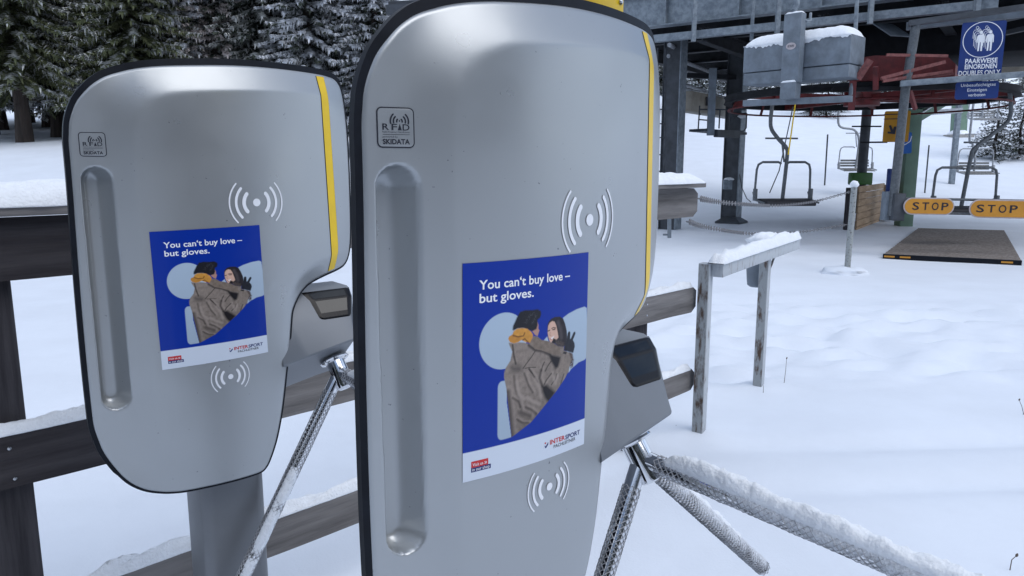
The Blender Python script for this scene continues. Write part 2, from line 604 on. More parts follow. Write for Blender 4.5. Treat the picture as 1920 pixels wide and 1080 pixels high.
def arc_strip(cx, cy, r, w, a0, a1, n=18, capn=5):
    """a round-ended arc stroke as a strip of quads"""
    out, inn = [], []
    pts_o, pts_i = [], []
    vs, fs = [], []
    ext = w / 2 / r
    ts = [a0 + (a1 - a0) * i / n for i in range(n + 1)]
    sg = 1 if a1 > a0 else -1
    rows = []
    for k in range(capn):
        q = math.pi / 2 * (1 - k / capn)
        rows.append((a0 - sg * ext * math.sin(q), w / 2 * math.cos(q)))
    rows += [(t, w / 2) for t in ts]
    for k in range(1, capn + 1):
        q = math.pi / 2 * k / capn
        rows.append((a1 + sg * ext * math.sin(q), w / 2 * math.cos(q)))
    for (a, hw) in rows:
        vs.append((cx + (r - hw) * math.cos(a), cy + (r - hw) * math.sin(a)))
        vs.append((cx + (r + hw) * math.cos(a), cy + (r + hw) * math.sin(a)))
    for i in range(len(rows) - 1):
        fs.append((2 * i, 2 * i + 1, 2 * i + 3, 2 * i + 2))
    return vs, fs


def disc(cx, cy, r, n=28):
    return [(cx + r * math.cos(2 * math.pi * k / n), cy + r * math.sin(2 * math.pi * k / n)) for k in range(n)], [tuple(range(n))]


def rrect(x0, y0, x1, y1, r, n=5):
    pts = []
    for (cx, cy, a) in ((x1 - r, y1 - r, 0), (x0 + r, y1 - r, 90), (x0 + r, y0 + r, 180), (x1 - r, y0 + r, 270)):
        for k in range(n + 1):
            q = math.radians(a + 90 * k / n)
            pts.append((cx + r * math.cos(q), cy + r * math.sin(q)))
    return pts


# ------------------------------------------------------------------ the two access gates
GS = 0.707                                       # metres per unit of the traced outline
KC, U0 = 0.4517, -0.10                           # curvature of the moulded front
OUTL = [(-0.4956,0.1796),(-0.4930,0.2068),(-0.4906,0.2285),(-0.4855,0.2496),(-0.4767,0.2737),(-0.4659,0.2955),(-0.4494,0.3174),(-0.4270,0.3409),(-0.4011,0.3599),(-0.3768,0.3719),(-0.3521,0.3807),(-0.3273,0.3885),(-0.2891,0.3970),(-0.2374,0.4045),(-0.1658,0.4117),(-0.08,0.4190),(0.0026,0.4235),(0.0865,0.4252),(0.1783,0.4252),(0.2645,0.4235),(0.3077,0.4210),(0.3429,0.4150),(0.3632,0.4010),(0.3754,0.3782),(0.3822,0.3365),(0.3859,0.2862),(0.3894,0.2118),(0.3910,0.0925),(0.3912,-0.0498),(0.3906,-0.1400),(0.3895,-0.1820),(0.3860,-0.2100),(0.3770,-0.2330),(0.3600,-0.2480),(0.3259,-0.2585),(0.2918,-0.2660),(0.2522,-0.2770),(0.2144,-0.2893),(0.1838,-0.3033),(0.1538,-0.3234),(0.1325,-0.3450),(0.1180,-0.3660),(0.1100,-0.3900),(0.1020,-0.4441),(0.0950,-0.4900),(0.0810,-0.5577),(0.0682,-0.6282),(0.0539,-0.7019),(0.0404,-0.7580),(0.0290,-0.7986),(0.0183,-0.8294),(0.0049,-0.8620),(-0.0079,-0.8863),(-0.0257,-0.9020),(-0.0566,-0.9055),(-0.1103,-0.9062),(-0.1611,-0.9058),(-0.2100,-0.9050),(-0.2575,-0.9042),(-0.2914,-0.9018),(-0.3321,-0.8940),(-0.3754,-0.8765),(-0.4118,-0.8494),(-0.4379,-0.8189),(-0.4630,-0.7763),(-0.4836,-0.7302),(-0.4941,-0.6891),(-0.5020,-0.6443),(-0.5035,-0.5853),(-0.5042,-0.5083),(-0.5042,-0.4265),(-0.5038,-0.3564),(-0.5025,-0.2264),(-0.4990,-0.0453),(-0.4970,0.0438),(-0.4960,0.1265)]
# crease between the raised face and the bevels: (u, v, slope of the bevel, softness)
CREASE = [(-0.341,0.154,.20,.006),(-0.3353,0.2514,.20,.008),(-0.3073,0.2873,.20,.022),(-0.2912,0.3020,.24,.016),(-0.2726,0.3131,.28,.012),(-0.2286,0.3289,.32,.009),(-0.1473,0.3378,.36,.007),(-0.0598,0.3441,.38,.005),(0.0522,0.3500,.38,.004),(0.1805,0.3540,.38,.004),(0.2655,0.3532,.38,.004),(0.2990,0.3510,.36,.008),(0.3100,0.3300,.06,.010),(0.3150,0.1000,.03,.010),(0.3210,-0.1750,.05,.010),(0.3120,-0.1950,.50,.01),(0.2897,-0.2040,.62,.008),(0.2282,-0.2130,.68,.008),(0.1793,-0.2285,.72,.010),(0.1476,-0.2486,.72,.012),(0.1229,-0.2729,.66,.012),(0.1050,-0.3018,.55,.012),(0.0930,-0.3443,.40,.012),(0.0820,-0.4200,.30,.012),(0.0600,-0.5600,.30,.012),(0.0350,-0.7000,.2,.015),(-0.0200,-0.7700,.07,.03),(-0.1500,-0.7550,.07,.03),(-0.3000,-0.7200,.07,.03),(-0.3372,-0.6800,.15,.010),(-0.3385,-0.5677,.20,.006),(-0.340,-0.3327,.20,.006)]
GROOVE = (-0.4365, 0.072, -0.562, 0.0385)        # centre u, top and bottom arc centres, half width
STRIPE = [(0.2613,0.4150),(0.2675,0.3520),(0.2865,-0.1971),(0.2850,-0.2580),(0.2931,0.4150),(0.2988,0.3530),(0.3189,-0.1905),(0.3130,-0.2520)]


def catmull(pts, n=6):
    out = []
    N = len(pts)
    for i in range(N):
        p0, p1, p2, p3 = [np.array(pts[(i + k - 1) % N]) for k in range(4)]
        for j in range(n):
            t = j / n
            out.append(0.5 * ((2 * p1) + (p2 - p0) * t + (2 * p0 - 5 * p1 + 4 * p2 - p3) * t * t + (3 * p1 - p0 - 3 * p2 + p3) * t ** 3))
    return np.array(out)


OUT_D = catmull(OUTL, 6)


def seg_dist(p, poly):
    """distance of points p (n,2) to a closed polygon, the nearest segment and the place along it"""
    best = np.full(len(p), 1e9)
    bi = np.zeros(len(p), int)
    bt = np.zeros(len(p))
    for i in range(len(poly)):
        a, b = poly[i], poly[(i + 1) % len(poly)]
        d = b - a
        t = np.clip(((p - a) @ d) / (d @ d + 1e-12), 0, 1)
        q = np.hypot(*(p - a - t[:, None] * d).T)
        w = q < best
        best[w], bi[w], bt[w] = q[w], i, t[w]
    return best, bi, bt


def inside(p, poly):
    r = np.zeros(len(p), bool)
    n = len(poly)
    for i in range(n):
        a, b = poly[i], poly[(i + 1) % n]
        c = (a[1] > p[:, 1]) != (b[1] > p[:, 1])
        with np.errstate(divide='ignore', invalid='ignore'):
            x = (b[0] - a[0]) * (p[:, 1] - a[1]) / (b[1] - a[1] + 1e-15) + a[0]
        r ^= c & (p[:, 0] < x)
    return r


CR = []
for i_ in range(len(CREASE)):                    # even spacing, then softened corners
    a_, b_ = np.array(CREASE[i_]), np.array(CREASE[(i_ + 1) % len(CREASE)])
    n_ = max(1, int(np.hypot(*(b_ - a_)[:2]) / 0.006))
    CR += [a_ + (b_ - a_) * k_ / n_ for k_ in range(n_)]
CR = np.array(CR)
for _ in range(40):
    CR = (np.roll(CR, 1, 0) + 2 * CR + np.roll(CR, -1, 0)) / 4


def surf(p, edge=True):
    """height w of the moulded front over the outline plane (outline units)"""
    p = np.asarray(p, float).reshape(-1, 2)
    u, v = p[:, 0], p[:, 1]
    w = -KC * (u - U0) ** 2 + KC * U0 ** 2
    d, bi, bt = seg_dist(p, CR[:, :2])
    wsum, sl, so = np.zeros(len(p)), np.zeros(len(p)), np.zeros(len(p))
    for k in range(0, len(CR), 4):
        wk = 1.0 / ((p[:, 0] - CR[k, 0]) ** 2 + (p[:, 1] - CR[k, 1]) ** 2 + 2e-4) ** 2
        wsum += wk
        sl += wk * CR[k, 2]
        so += wk * CR[k, 3]
    sl, so = sl / wsum, so / wsum
    sd_ = np.where(inside(p, CR[:, :2]), -d, d)
    soft = 0.5 * (sd_ + np.sqrt(sd_ ** 2 + so ** 2)) - 0.5 * np.where(sd_ < -6 * so, sd_ + np.sqrt(sd_ ** 2 + so ** 2), 0)
    lz = np.clip((-0.325 - u) / 0.13, 0, 1)
    lz = lz * lz * (3 - 2 * lz)      # the left strip turns back up so that its outer edge stays in line
    w = w - sl * soft + lz * np.minimum(sl, 0.20) * np.minimum(soft, 0.17) ** 2 / 0.165
    cu, v1, v0, hw = GROOVE
    dv = np.clip(v, v0, v1)
    q = np.hypot(u - cu, (v - dv) * 0.95) / hw
    q = np.clip(q, 0, 1.35)
    ex = 1.9 + 3.2 / (1 + np.exp((u - cu) / 0.006))
    dep = 0.046 * np.clip(1 - np.clip(q, 0, 1) ** ex, 0, 1) ** 0.85
    lip = np.clip((1.12 - q) / 0.12, 0, 1)
    w = w - dep - 0.0012 * np.where(q > 1, lip * lip * (3 - 2 * lip), 1)
    if edge:
        r = 0.0085
        de, _, _ = seg_dist(p, OUT_D)
        x = np.clip(1 - de / r, 0, 1)
        w = w - r * (1 - np.sqrt(np.clip(1 - x * x, 0, 1)))
    return w


def loc3(p, off=0.0, edge=True):
    """outline units -> gate-local metres (X right, Y away, Z up)"""
    p = np.asarray(p, float).reshape(-1, 2)
    w = surf(p, edge)
    return np.stack([p[:, 0] * GS, -(w * GS) - off, p[:, 1] * GS + GZ0], 1)


GZ0 = 1.5165                                     # height of the upper reader mark above the ground


def uvw(u, v, w):
    return Vector((u * GS, -w * GS, v * GS + GZ0))


def drape(mb, vs, fs, off, mi=0, edge=False):
    if not len(vs):
        return
    mb.add(loc3(vs, off, edge), fs, mi)


def cover_geo():
    vmin, vmax = OUT_D[:, 1].min(), OUT_D[:, 1].max()
    rows = list(np.linspace(vmin, vmax, 200))
    rows += [vmax - 0.045 * (k / 26) ** 2 for k in range(1, 26)] + [vmin + 0.06 * (k / 26) ** 2 for k in range(1, 26)]
    rows += list(np.linspace(0.33, 0.37, 16)) + list(np.linspace(-0.30, -0.19, 36)) + list(np.linspace(0.06, 0.14, 18)) + list(np.linspace(-0.63, -0.55, 18))
    rows = np.array(sorted(set(np.round(rows, 5))))
    rows[0] = vmin + 1e-5
    rows[-1] = vmax - 1e-5
    tt = np.concatenate([[0, .0015, .003, .005, .007, .0095], np.linspace(0.012, 0.19, 46), np.linspace(0.20, 0.955, 66), np.linspace(0.962, 0.988, 8), [.9905, .993, .995, .997, .9985, 1]])
    pts = []
    N = len(OUT_D)
    for v in rows:
        xs = []
        for i in range(N):
            a, b = OUT_D[i], OUT_D[(i + 1) % N]
            if (a[1] > v) != (b[1] > v):
                xs.append(a[0] + (v - a[1]) / (b[1] - a[1]) * (b[0] - a[0]))
        l, r = min(xs), max(xs)
        for t in tt:
            pts.append((l + (r - l) * t, v))
    pts = np.array(pts)
    m = len(tt)
    fs = []
    for i in range(len(rows) - 1):
        for j in range(m - 1):
            k = i * m + j
            fs.append((k, k + 1, k + m + 1, k + m))
    return pts, fs


COVER_P, COVER_F = cover_geo()


def offset_outline(poly, fn):
    n = len(poly)
    out = []
    for i in range(n):
        t = poly[(i + 1) % n] - poly[i - 1]
        t = t / (np.hypot(*t) + 1e-9)
        nrm = np.array([-t[1], t[0]])            # outline runs clockwise seen from the front: left of travel is outside
        out.append(poly[i] + nrm * fn(nrm))
    return np.array(out)


def rim_width(n):
    """how far the black rim stands out from under the cover"""
    top = max(0, n[1])
    left = max(0, -n[0])
    return 0.0065 + 0.0125 * top ** 2 + 0.0055 * left ** 2 * (1 if n[1] > -0.5 else 0.4)


def mark_geo(k, cx, cy):
    """the contactless mark: a dot between three pairs of arcs"""
    parts = [disc(cx, cy, 0.0124 * k)]
    for r, w, a in ((0.0418, 0.0118, 41), (0.0672, 0.0084, 42), (0.0884, 0.0048, 43)):
        for s in (0, 180):
            parts.append(arc_strip(cx, cy, r * k, w * k, math.radians(s - a), math.radians(s + a)))
    return parts


PIC={'hair':[(0.3382,0.3222),(0.3418,0.3045),(0.3567,0.2849),(0.3707,0.2651),(0.3946,0.2431),(0.4339,0.2390),(0.4896,0.2439),(0.5312,0.2431),(0.5580,0.2547),(0.5611,0.2704),(0.5535,0.2851),(0.5325,0.2939),(0.5332,0.3202),(0.5231,0.3377),(0.4920,0.3437),(0.4611,0.3344),(0.4207,0.3227),(0.3765,0.3199),(0.3478,0.3262)],
'mface':[(0.5328,0.3047),(0.5411,0.3210),(0.5389,0.3362),(0.5487,0.3465),(0.5421,0.3582),(0.5345,0.3729),(0.5133,0.3645),(0.4894,0.3434),(0.5126,0.3366)],
'glove':[(0.3082,0.3613),(0.3151,0.3515),(0.3386,0.3433),(0.3455,0.3304),(0.3717,0.3209),(0.4108,0.3208),(0.4508,0.3288),(0.4817,0.3457),(0.4976,0.3628),(0.4928,0.3777),(0.4727,0.3986),(0.4371,0.3901),(0.4070,0.3777),(0.3826,0.3842),(0.3488,0.3867),(0.3202,0.3776)],
'glove2':[(0.3082,0.3613),(0.3151,0.3515),(0.3410,0.3466),(0.3627,0.3548),(0.4018,0.3649),(0.3826,0.3842),(0.3488,0.3867),(0.3202,0.3776)],
'jk':[(0.2825,0.5218),(0.2891,0.4983),(0.3239,0.4659),(0.3375,0.4249),(0.3157,0.3923),(0.3108,0.3797),(0.3488,0.3867),(0.3875,0.3863),(0.4271,0.3921),(0.4677,0.4027),(0.5030,0.3695),(0.5346,0.3761),(0.5672,0.3952),(0.6564,0.4150),(0.7152,0.4412),(0.7696,0.4511),(0.7703,0.4706),(0.8531,0.5011),(0.8541,0.5242),(0.8241,0.5693),(0.8188,0.5948),(0.8203,0.5818),(0.7814,0.6185),(0.6990,0.6762),(0.6383,0.7260),(0.5561,0.7820),(0.4822,0.8110),(0.4108,0.8298),(0.3391,0.8380),(0.3135,0.6857),(0.2970,0.5970),(0.2786,0.5386),(0.2797,0.5092)],
'arm':[(0.4727,0.3986),(0.5030,0.3695),(0.5346,0.3761),(0.5672,0.3952),(0.6564,0.4150),(0.7335,0.4530),(0.7469,0.4934),(0.6816,0.4817),(0.5686,0.4455),(0.5150,0.4329)],
'fore':[(0.7413,0.5024),(0.7584,0.4755),(0.7951,0.4755),(0.8531,0.5011),(0.8541,0.5242),(0.8241,0.5693),(0.8188,0.5948),(0.6847,0.5753),(0.7190,0.5478)],
'dark':[(0.6413,0.4734),(0.6817,0.4849),(0.7412,0.5007),(0.7190,0.5478),(0.6957,0.5543),(0.6657,0.5244),(0.6535,0.5004)],
'dark2':[(0.5752,0.6226),(0.6169,0.6218),(0.6989,0.6726),(0.6380,0.7154),(0.6069,0.6896),(0.5819,0.6511)],
'hood':[(0.3244,0.4980),(0.3651,0.4922),(0.4045,0.5032),(0.4074,0.5252),(0.3608,0.5285),(0.3294,0.5154)],
'whair':[(0.6181,0.3571),(0.6172,0.3288),(0.6251,0.3140),(0.6471,0.3006),(0.6810,0.2945),(0.7278,0.2977),(0.7582,0.3119),(0.7774,0.3395),(0.7943,0.3767),(0.7987,0.4095),(0.7909,0.4473),(0.7635,0.4504),(0.7152,0.4412),(0.6795,0.4209),(0.6335,0.4060),(0.6216,0.3826)],
'wtip':[(0.8142,0.4828),(0.8528,0.4945),(0.8707,0.5331),(0.8625,0.5683),(0.8369,0.5711),(0.8296,0.5504),(0.8445,0.5262)],
'face':[(0.6229,0.3325),(0.6364,0.3183),(0.6588,0.3127),(0.6789,0.3179),(0.6940,0.3369),(0.7100,0.3767),(0.7167,0.3998),(0.6966,0.4102),(0.6676,0.4068),(0.6508,0.4175),(0.6364,0.4063),(0.6244,0.3829),(0.6194,0.3635)],
'mouth':[(0.6400,0.3957),(0.6585,0.3915),(0.6784,0.3865),(0.6730,0.3963),(0.6532,0.4035)],
'collar':[(0.6594,0.4201),(0.6701,0.3976),(0.6935,0.4066),(0.6826,0.4251)],
'fur':[(0.6825,0.4244),(0.6965,0.4086),(0.7322,0.4176),(0.7688,0.4317),(0.7696,0.4511),(0.7153,0.4428)],
'vh':[(0.7703,0.4706),(0.7756,0.4487),(0.7902,0.4278),(0.7975,0.4093),(0.8040,0.3875),(0.8162,0.3793),(0.8291,0.3872),(0.8286,0.4212),(0.8380,0.4175),(0.8612,0.3910),(0.8773,0.3890),(0.8810,0.3999),(0.8564,0.4295),(0.8734,0.4480),(0.8774,0.4649),(0.8625,0.4958),(0.8142,0.4828)],
'patch':[(0.7587,0.4853),(0.7706,0.4771),(0.7986,0.4840),(0.7928,0.4937)],
'heart':[(0.7550,0.3068),(0.8063,0.2914),(0.8885,0.2772),(0.9689,0.2723),(0.9937,0.2815),(1.0029,0.3617),(1.0093,0.5362),(0.9695,0.5573),(0.8691,0.5709),(0.8374,0.5844),(0.8220,0.5953),(0.8037,0.5336),(0.7860,0.4015)],
'gap':[(0.5890,0.3977),(0.6161,0.3835),(0.6280,0.4085),(0.6002,0.4053)],
's_brow':[(0.6543,0.3484),(0.6684,0.3452),(0.6887,0.3496)],
's_eye':[(0.6630,0.3550),(0.6831,0.3553)],
's_eye2':[(0.6225,0.3575),(0.6364,0.3553)],
's_nose':[(0.6407,0.3658),(0.6383,0.3797),(0.6497,0.3832)],
's_seam':[(0.5153,0.4438),(0.4846,0.4697),(0.4493,0.4933),(0.4221,0.5147)],
's_hoodl':[(0.3394,0.3948),(0.3498,0.4445),(0.3650,0.4861)],
's_fold':[(0.5714,0.5468),(0.5790,0.5256),(0.5949,0.5071)],
's_fold2':[(0.6045,0.5513),(0.6261,0.5287),(0.6538,0.5101)],
's_yoke':[(0.4347,0.5163),(0.4754,0.5168),(0.5225,0.5229)],
's_ub':[(0.4627,0.4083),(0.5151,0.4376),(0.5796,0.4515),(0.6414,0.4766),(0.6652,0.5084)],
's_cuff':[(0.4653,0.5233),(0.4863,0.5417),(0.4969,0.5494)],
's_b1':[(0.3526,0.5447),(0.3641,0.6061),(0.4025,0.6788),(0.4140,0.7143)],
's_b2':[(0.4321,0.5417),(0.4663,0.6035),(0.5008,0.6424)],
's_b3':[(0.4701,0.5231),(0.5102,0.5656),(0.5396,0.5969)],
's_b4':[(0.4466,0.7092),(0.4858,0.7256),(0.5321,0.7537)],
's_b5':[(0.4088,0.7271),(0.4473,0.7434),(0.4809,0.7557)],
's_b6':[(0.5672,0.5427),(0.5566,0.5822),(0.5812,0.6234)],
's_b7':[(0.3074,0.6149),(0.3240,0.7007),(0.3416,0.8317)],
's_b8':[(0.7143,0.5665),(0.6966,0.6058),(0.6599,0.6282)],
's_b9':[(0.7463,0.5606),(0.7800,0.5830),(0.7429,0.6443)],
's_b10':[(0.6581,0.5724),(0.6162,0.5975),(0.5987,0.6157)],
's_b11':[(0.3439,0.6467),(0.3863,0.6696),(0.4029,0.6991)],
's_b12':[(0.3772,0.7560),(0.4207,0.7801),(0.4704,0.7884)],
's_h1':[(0.3740,0.5741),(0.3910,0.6367),(0.4346,0.6632)],
's_h2':[(0.5220,0.5808),(0.5580,0.6338),(0.5709,0.6770)],
's_h3':[(0.6772,0.5890),(0.6973,0.6269),(0.7153,0.5946)],
's_h4':[(0.4565,0.6597),(0.5018,0.6870),(0.5600,0.7099)],
's_g1':[(0.3434,0.3498),(0.3821,0.3598),(0.4214,0.3594),(0.4311,0.3466)],
's_g2':[(0.4021,0.3833),(0.4317,0.3742),(0.4624,0.3960)],
's_hh':[(0.4401,0.2957),(0.4697,0.2680),(0.5003,0.2617)],
's_hh2':[(0.4910,0.3037),(0.5113,0.2842),(0.5214,0.2698)],
's_wh':[(0.7111,0.3260),(0.7361,0.3637),(0.7436,0.4029)],
'ctrl':[(0.6016,0.9160),(0.6430,0.9146),(0.6526,0.9109),(0.7954,0.9237),(0.8025,0.9232),(0.9512,0.9186),(0.6902,0.9556),(0.9027,0.9512),(0.6534,0.9353),(0.9521,0.9362),(0.0578,0.9216),(0.1729,0.9240)]}


def paint_poster():
    """the printed picture as a grid of coloured cells: (columns, rows, colours)"""
    nx, ny = 230, 330
    s, t = np.meshgrid((np.arange(nx) + 0.5) / nx, (np.arange(ny) + 0.5) / ny)
    pts = np.stack([s.ravel(), t.ravel()], 1)
    asp = np.array([0.774, 1.0])
    img = np.tile(np.array([0.001, 0.027, 0.29]), (nx * ny, 1))
    grain = np.array([noise.noise(Vector((a * 40, b * 50, 1))) for a, b in pts])
    fine = np.array([noise.noise(Vector((a * 140, b * 170, 5))) for a, b in pts])

    def cover(poly, soft=0.0025):
        poly = np.array(poly)
        lo, hi = poly.min(0) - 0.03, poly.max(0) + 0.03
        w = np.where((pts[:, 0] > lo[0]) & (pts[:, 0] < hi[0]) & (pts[:, 1] > lo[1]) & (pts[:, 1] < hi[1]))[0]
        a = np.zeros(len(pts))
        d, _, _ = seg_dist(pts[w] * asp, poly * asp)
        sd_ = np.where(inside(pts[w], poly), d, -d)
        a[w] = np.clip(0.5 + sd_ / (2 * soft), 0, 1)
        return a

    def put(a, col):
        nonlocal img
        col = np.array(col)
        img = img * (1 - a[:, None]) + (col if col.ndim == 2 else col[None, :]) * a[:, None]

    def stroke(line, wd, col, al=0.8, mask=None):
        line = np.array(line)
        dmin = np.full(len(pts), 1e9)
        for i in range(len(line) - 1):
            a_, b_ = line[i] * asp, line[i + 1] * asp
            d = b_ - a_
            q = np.clip(((pts * asp - a_) @ d) / (d @ d + 1e-12), 0, 1)
            dmin = np.minimum(dmin, np.hypot(*((pts * asp) - a_ - q[:, None] * d).T))
        a = al * np.clip(1.2 - dmin / wd, 0, 1)
        if mask is not None:
            a = a * mask
        put(np.clip(a, 0, 1), col)

    pale = np.array([0.40, 0.50, 0.61])[None, :] * (1.06 - 0.28 * pts[:, 1:2])
    dd = np.hypot((pts[:, 0] - 0.276) * 0.774, pts[:, 1] - 0.3686)
    put(np.clip((0.1314 - dd) / 0.003 + 0.5, 0, 1), pale)
    put(cover(PIC['heart']), pale)
    put(cover(PIC['gap']), pale)
    put(cover(rrect(0.235, 0.556, 0.42, 0.838, 0.03)), pale * 1.02)
    blue_back = cover([(0.338, 0.845), (0.36, 0.838), (0.44, 0.82), (0.44, 0.50), (0.30, 0.50), (0.30, 0.66)], 0.001)
    jk = cover(PIC['jk'])
    put(blue_back, [0.001, 0.027, 0.29])
    # right of the curve everything is blue again
    shade = 1.05 + 0.26 * grain + 0.16 * fine - 0.5 * np.clip((pts[:, 1] - 0.60) / 0.3, 0, 1) + 0.15 * np.clip((0.55 - pts[:, 0]) * 3, -1, 1) * np.clip((0.7 - pts[:, 1]) * 5, 0, 1)
    put(cover(PIC['mface']), [0.42, 0.24, 0.19])
    put(jk, np.array([0.215, 0.178, 0.152])[None, :] * shade[:, None])
    put(cover(PIC['hood'], 0.02) * 0.75 * jk, [0.03, 0.026, 0.027])
    for k, w_, al in (('s_b1', .010, .5), ('s_b2', .008, .6), ('s_b3', .006, .75), ('s_b4', .010, .8), ('s_b5', .016, .7), ('s_b6', .011, .75), ('s_b7', .020, .75), ('s_b8', .005, .8), ('s_b9', .006, .7), ('s_b10', .006, .8), ('s_b11', .008, .6), ('s_b12', .007, .6)):
        stroke([(q[0] + 0.016, q[1] - 0.004) for q in PIC[k]], w_ * 1.3, [0.36, 0.30, 0.265], al * 0.55, jk)
        stroke(PIC[k], w_, [0.035, 0.027, 0.024], al, jk)
    for k in ('s_h1', 's_h2', 's_h3', 's_h4'):
        stroke(PIC[k], 0.012, [0.34, 0.285, 0.25], 0.6, jk)
    for k, w_ in (('s_seam', .004), ('s_hoodl', .007), ('s_fold', .005), ('s_fold2', .005), ('s_yoke', .003), ('s_ub', .010), ('s_cuff', .004)):
        stroke(PIC[k], w_, [0.035, 0.028, 0.026], 0.85, jk)
    fore = cover(PIC['fore'])
    put(fore * jk, np.array([0.225, 0.185, 0.155])[None, :] * shade[:, None])
    put(cover(PIC['dark'], 0.008) * jk, [0.012, 0.010, 0.012])
    put(cover(PIC['dark2'], 0.010) * jk, [0.013, 0.010, 0.012])
    put(cover(PIC['arm']), np.array([0.185, 0.145, 0.115])[None, :] * shade[:, None])
    put(cover(PIC['wtip'], 0.005) * (0.5 + 0.5 * (fine > -0.1)), [0.08, 0.055, 0.05])
    hair = cover(PIC['hair'], 0.004)
    put(hair, np.array([0.013, 0.013, 0.017])[None, :] * (1 + 0.9 * np.clip(fine, 0, 1))[:, None])
    for k in ('s_hh', 's_hh2'):
        stroke(PIC[k], 0.010, [0.07, 0.07, 0.08], 0.5, hair * (fine > 0.0))
    gl = cover(PIC['glove'])
    put(gl, np.array([0.56, 0.265, 0.050])[None, :] * (1 + 0.25 * grain)[:, None])
    put(cover(PIC['glove2']), np.array([0.50, 0.225, 0.042])[None, :] * (1 + 0.2 * grain)[:, None])
    for k in ('s_g1', 's_g2'):
        stroke(PIC[k], 0.0045, [0.13, 0.05, 0.015], 0.9, gl)
    wh = cover(PIC['whair'])
    put(wh, np.array([0.022, 0.018, 0.022])[None, :] * (1 + 0.5 * grain)[:, None])
    stroke(PIC['s_wh'], 0.016, [0.10, 0.085, 0.09], 0.5, wh)
    put(cover(PIC['face']), np.array([0.62, 0.40, 0.31])[None, :] * (1 + 0.10 * grain)[:, None])
    stroke(PIC['s_brow'], 0.0035, [0.03, 0.02, 0.02], 0.9)
    stroke(PIC['s_eye'], 0.0045, [0.03, 0.02, 0.02], 0.9)
    stroke(PIC['s_eye2'], 0.0045, [0.04, 0.025, 0.02], 0.9)
    stroke(PIC['s_nose'], 0.003, [0.38, 0.20, 0.15], 0.7)
    put(cover(PIC['mouth']), [0.75, 0.70, 0.68])
    stroke(PIC['mouth'][:1] + PIC['mouth'][-1:], 0.003, [0.35, 0.08, 0.07], 0.9)
    put(cover(PIC['fur'], 0.006), np.array([0.065, 0.05, 0.045])[None, :] * (1 + 0.8 * fine)[:, None])
    put(cover(PIC['collar']), [0.012, 0.011, 0.013])
    put(cover(PIC['vh']), np.array([0.016, 0.017, 0.024])[None, :] * (1 + 0.6 * grain)[:, None])
    put(cover(PIC['patch']), [0.018, 0.017, 0.02])
    # the picture ends on a sweeping curve, white foot below
    cv = [(0.3419, 0.8366), (0.4893, 0.7895), (0.6157, 0.7178), (0.7018, 0.6711), (0.8436, 0.5763), (0.92, 0.553), (1.03, 0.545)]
    put(cover(cv + [(1.03, 0.90), (0.30, 0.90), (0.30, 0.8395)]), [0.001, 0.027, 0.29])
    put(np.clip((pts[:, 1] - 0.8610) / 0.004 + 0.5, 0, 1), [0.60, 0.66, 0.75])
    return nx, ny, img


POSTER = paint_poster()
PW, PH = 0.3251, 0.42                            # poster size in outline units


def m_print():
    m, n, b = new_mat('poster_print')
    at = n.nodes.new("ShaderNodeAttribute")
    at.attribute_name = 'ink'
    n.links.new(at.outputs['Color'], b.inputs['Base Color'])
    b.inputs['Roughness'].default_value = 0.35
    b.inputs['Specular IOR Level'].default_value = 0.25
    b.inputs['Coat Weight'].default_value = 0.12
    b.inputs['Coat Roughness'].default_value = 0.08
    return m


M['print'] = m_print()


def st_uv(po, st):
    st = np.asarray(st, float).reshape(-1, 2)
    ca, sa = math.cos(po[2]), math.sin(po[2])
    x, y = st[:, 0] * PW, -st[:, 1] * PH
    return np.stack([po[0] + x * ca - y * sa, po[1] + x * sa + y * ca], 1)


def poster_text(mb, po, s, s0, s1, t, cap, bold, off, mi=0):
    vs, fs = text_fit(s, s0, s1, 0.0, cap, bold)
    st = [(x, t - y) for x, y in vs]
    drape(mb, st_uv(po, st), fs, off, mi)


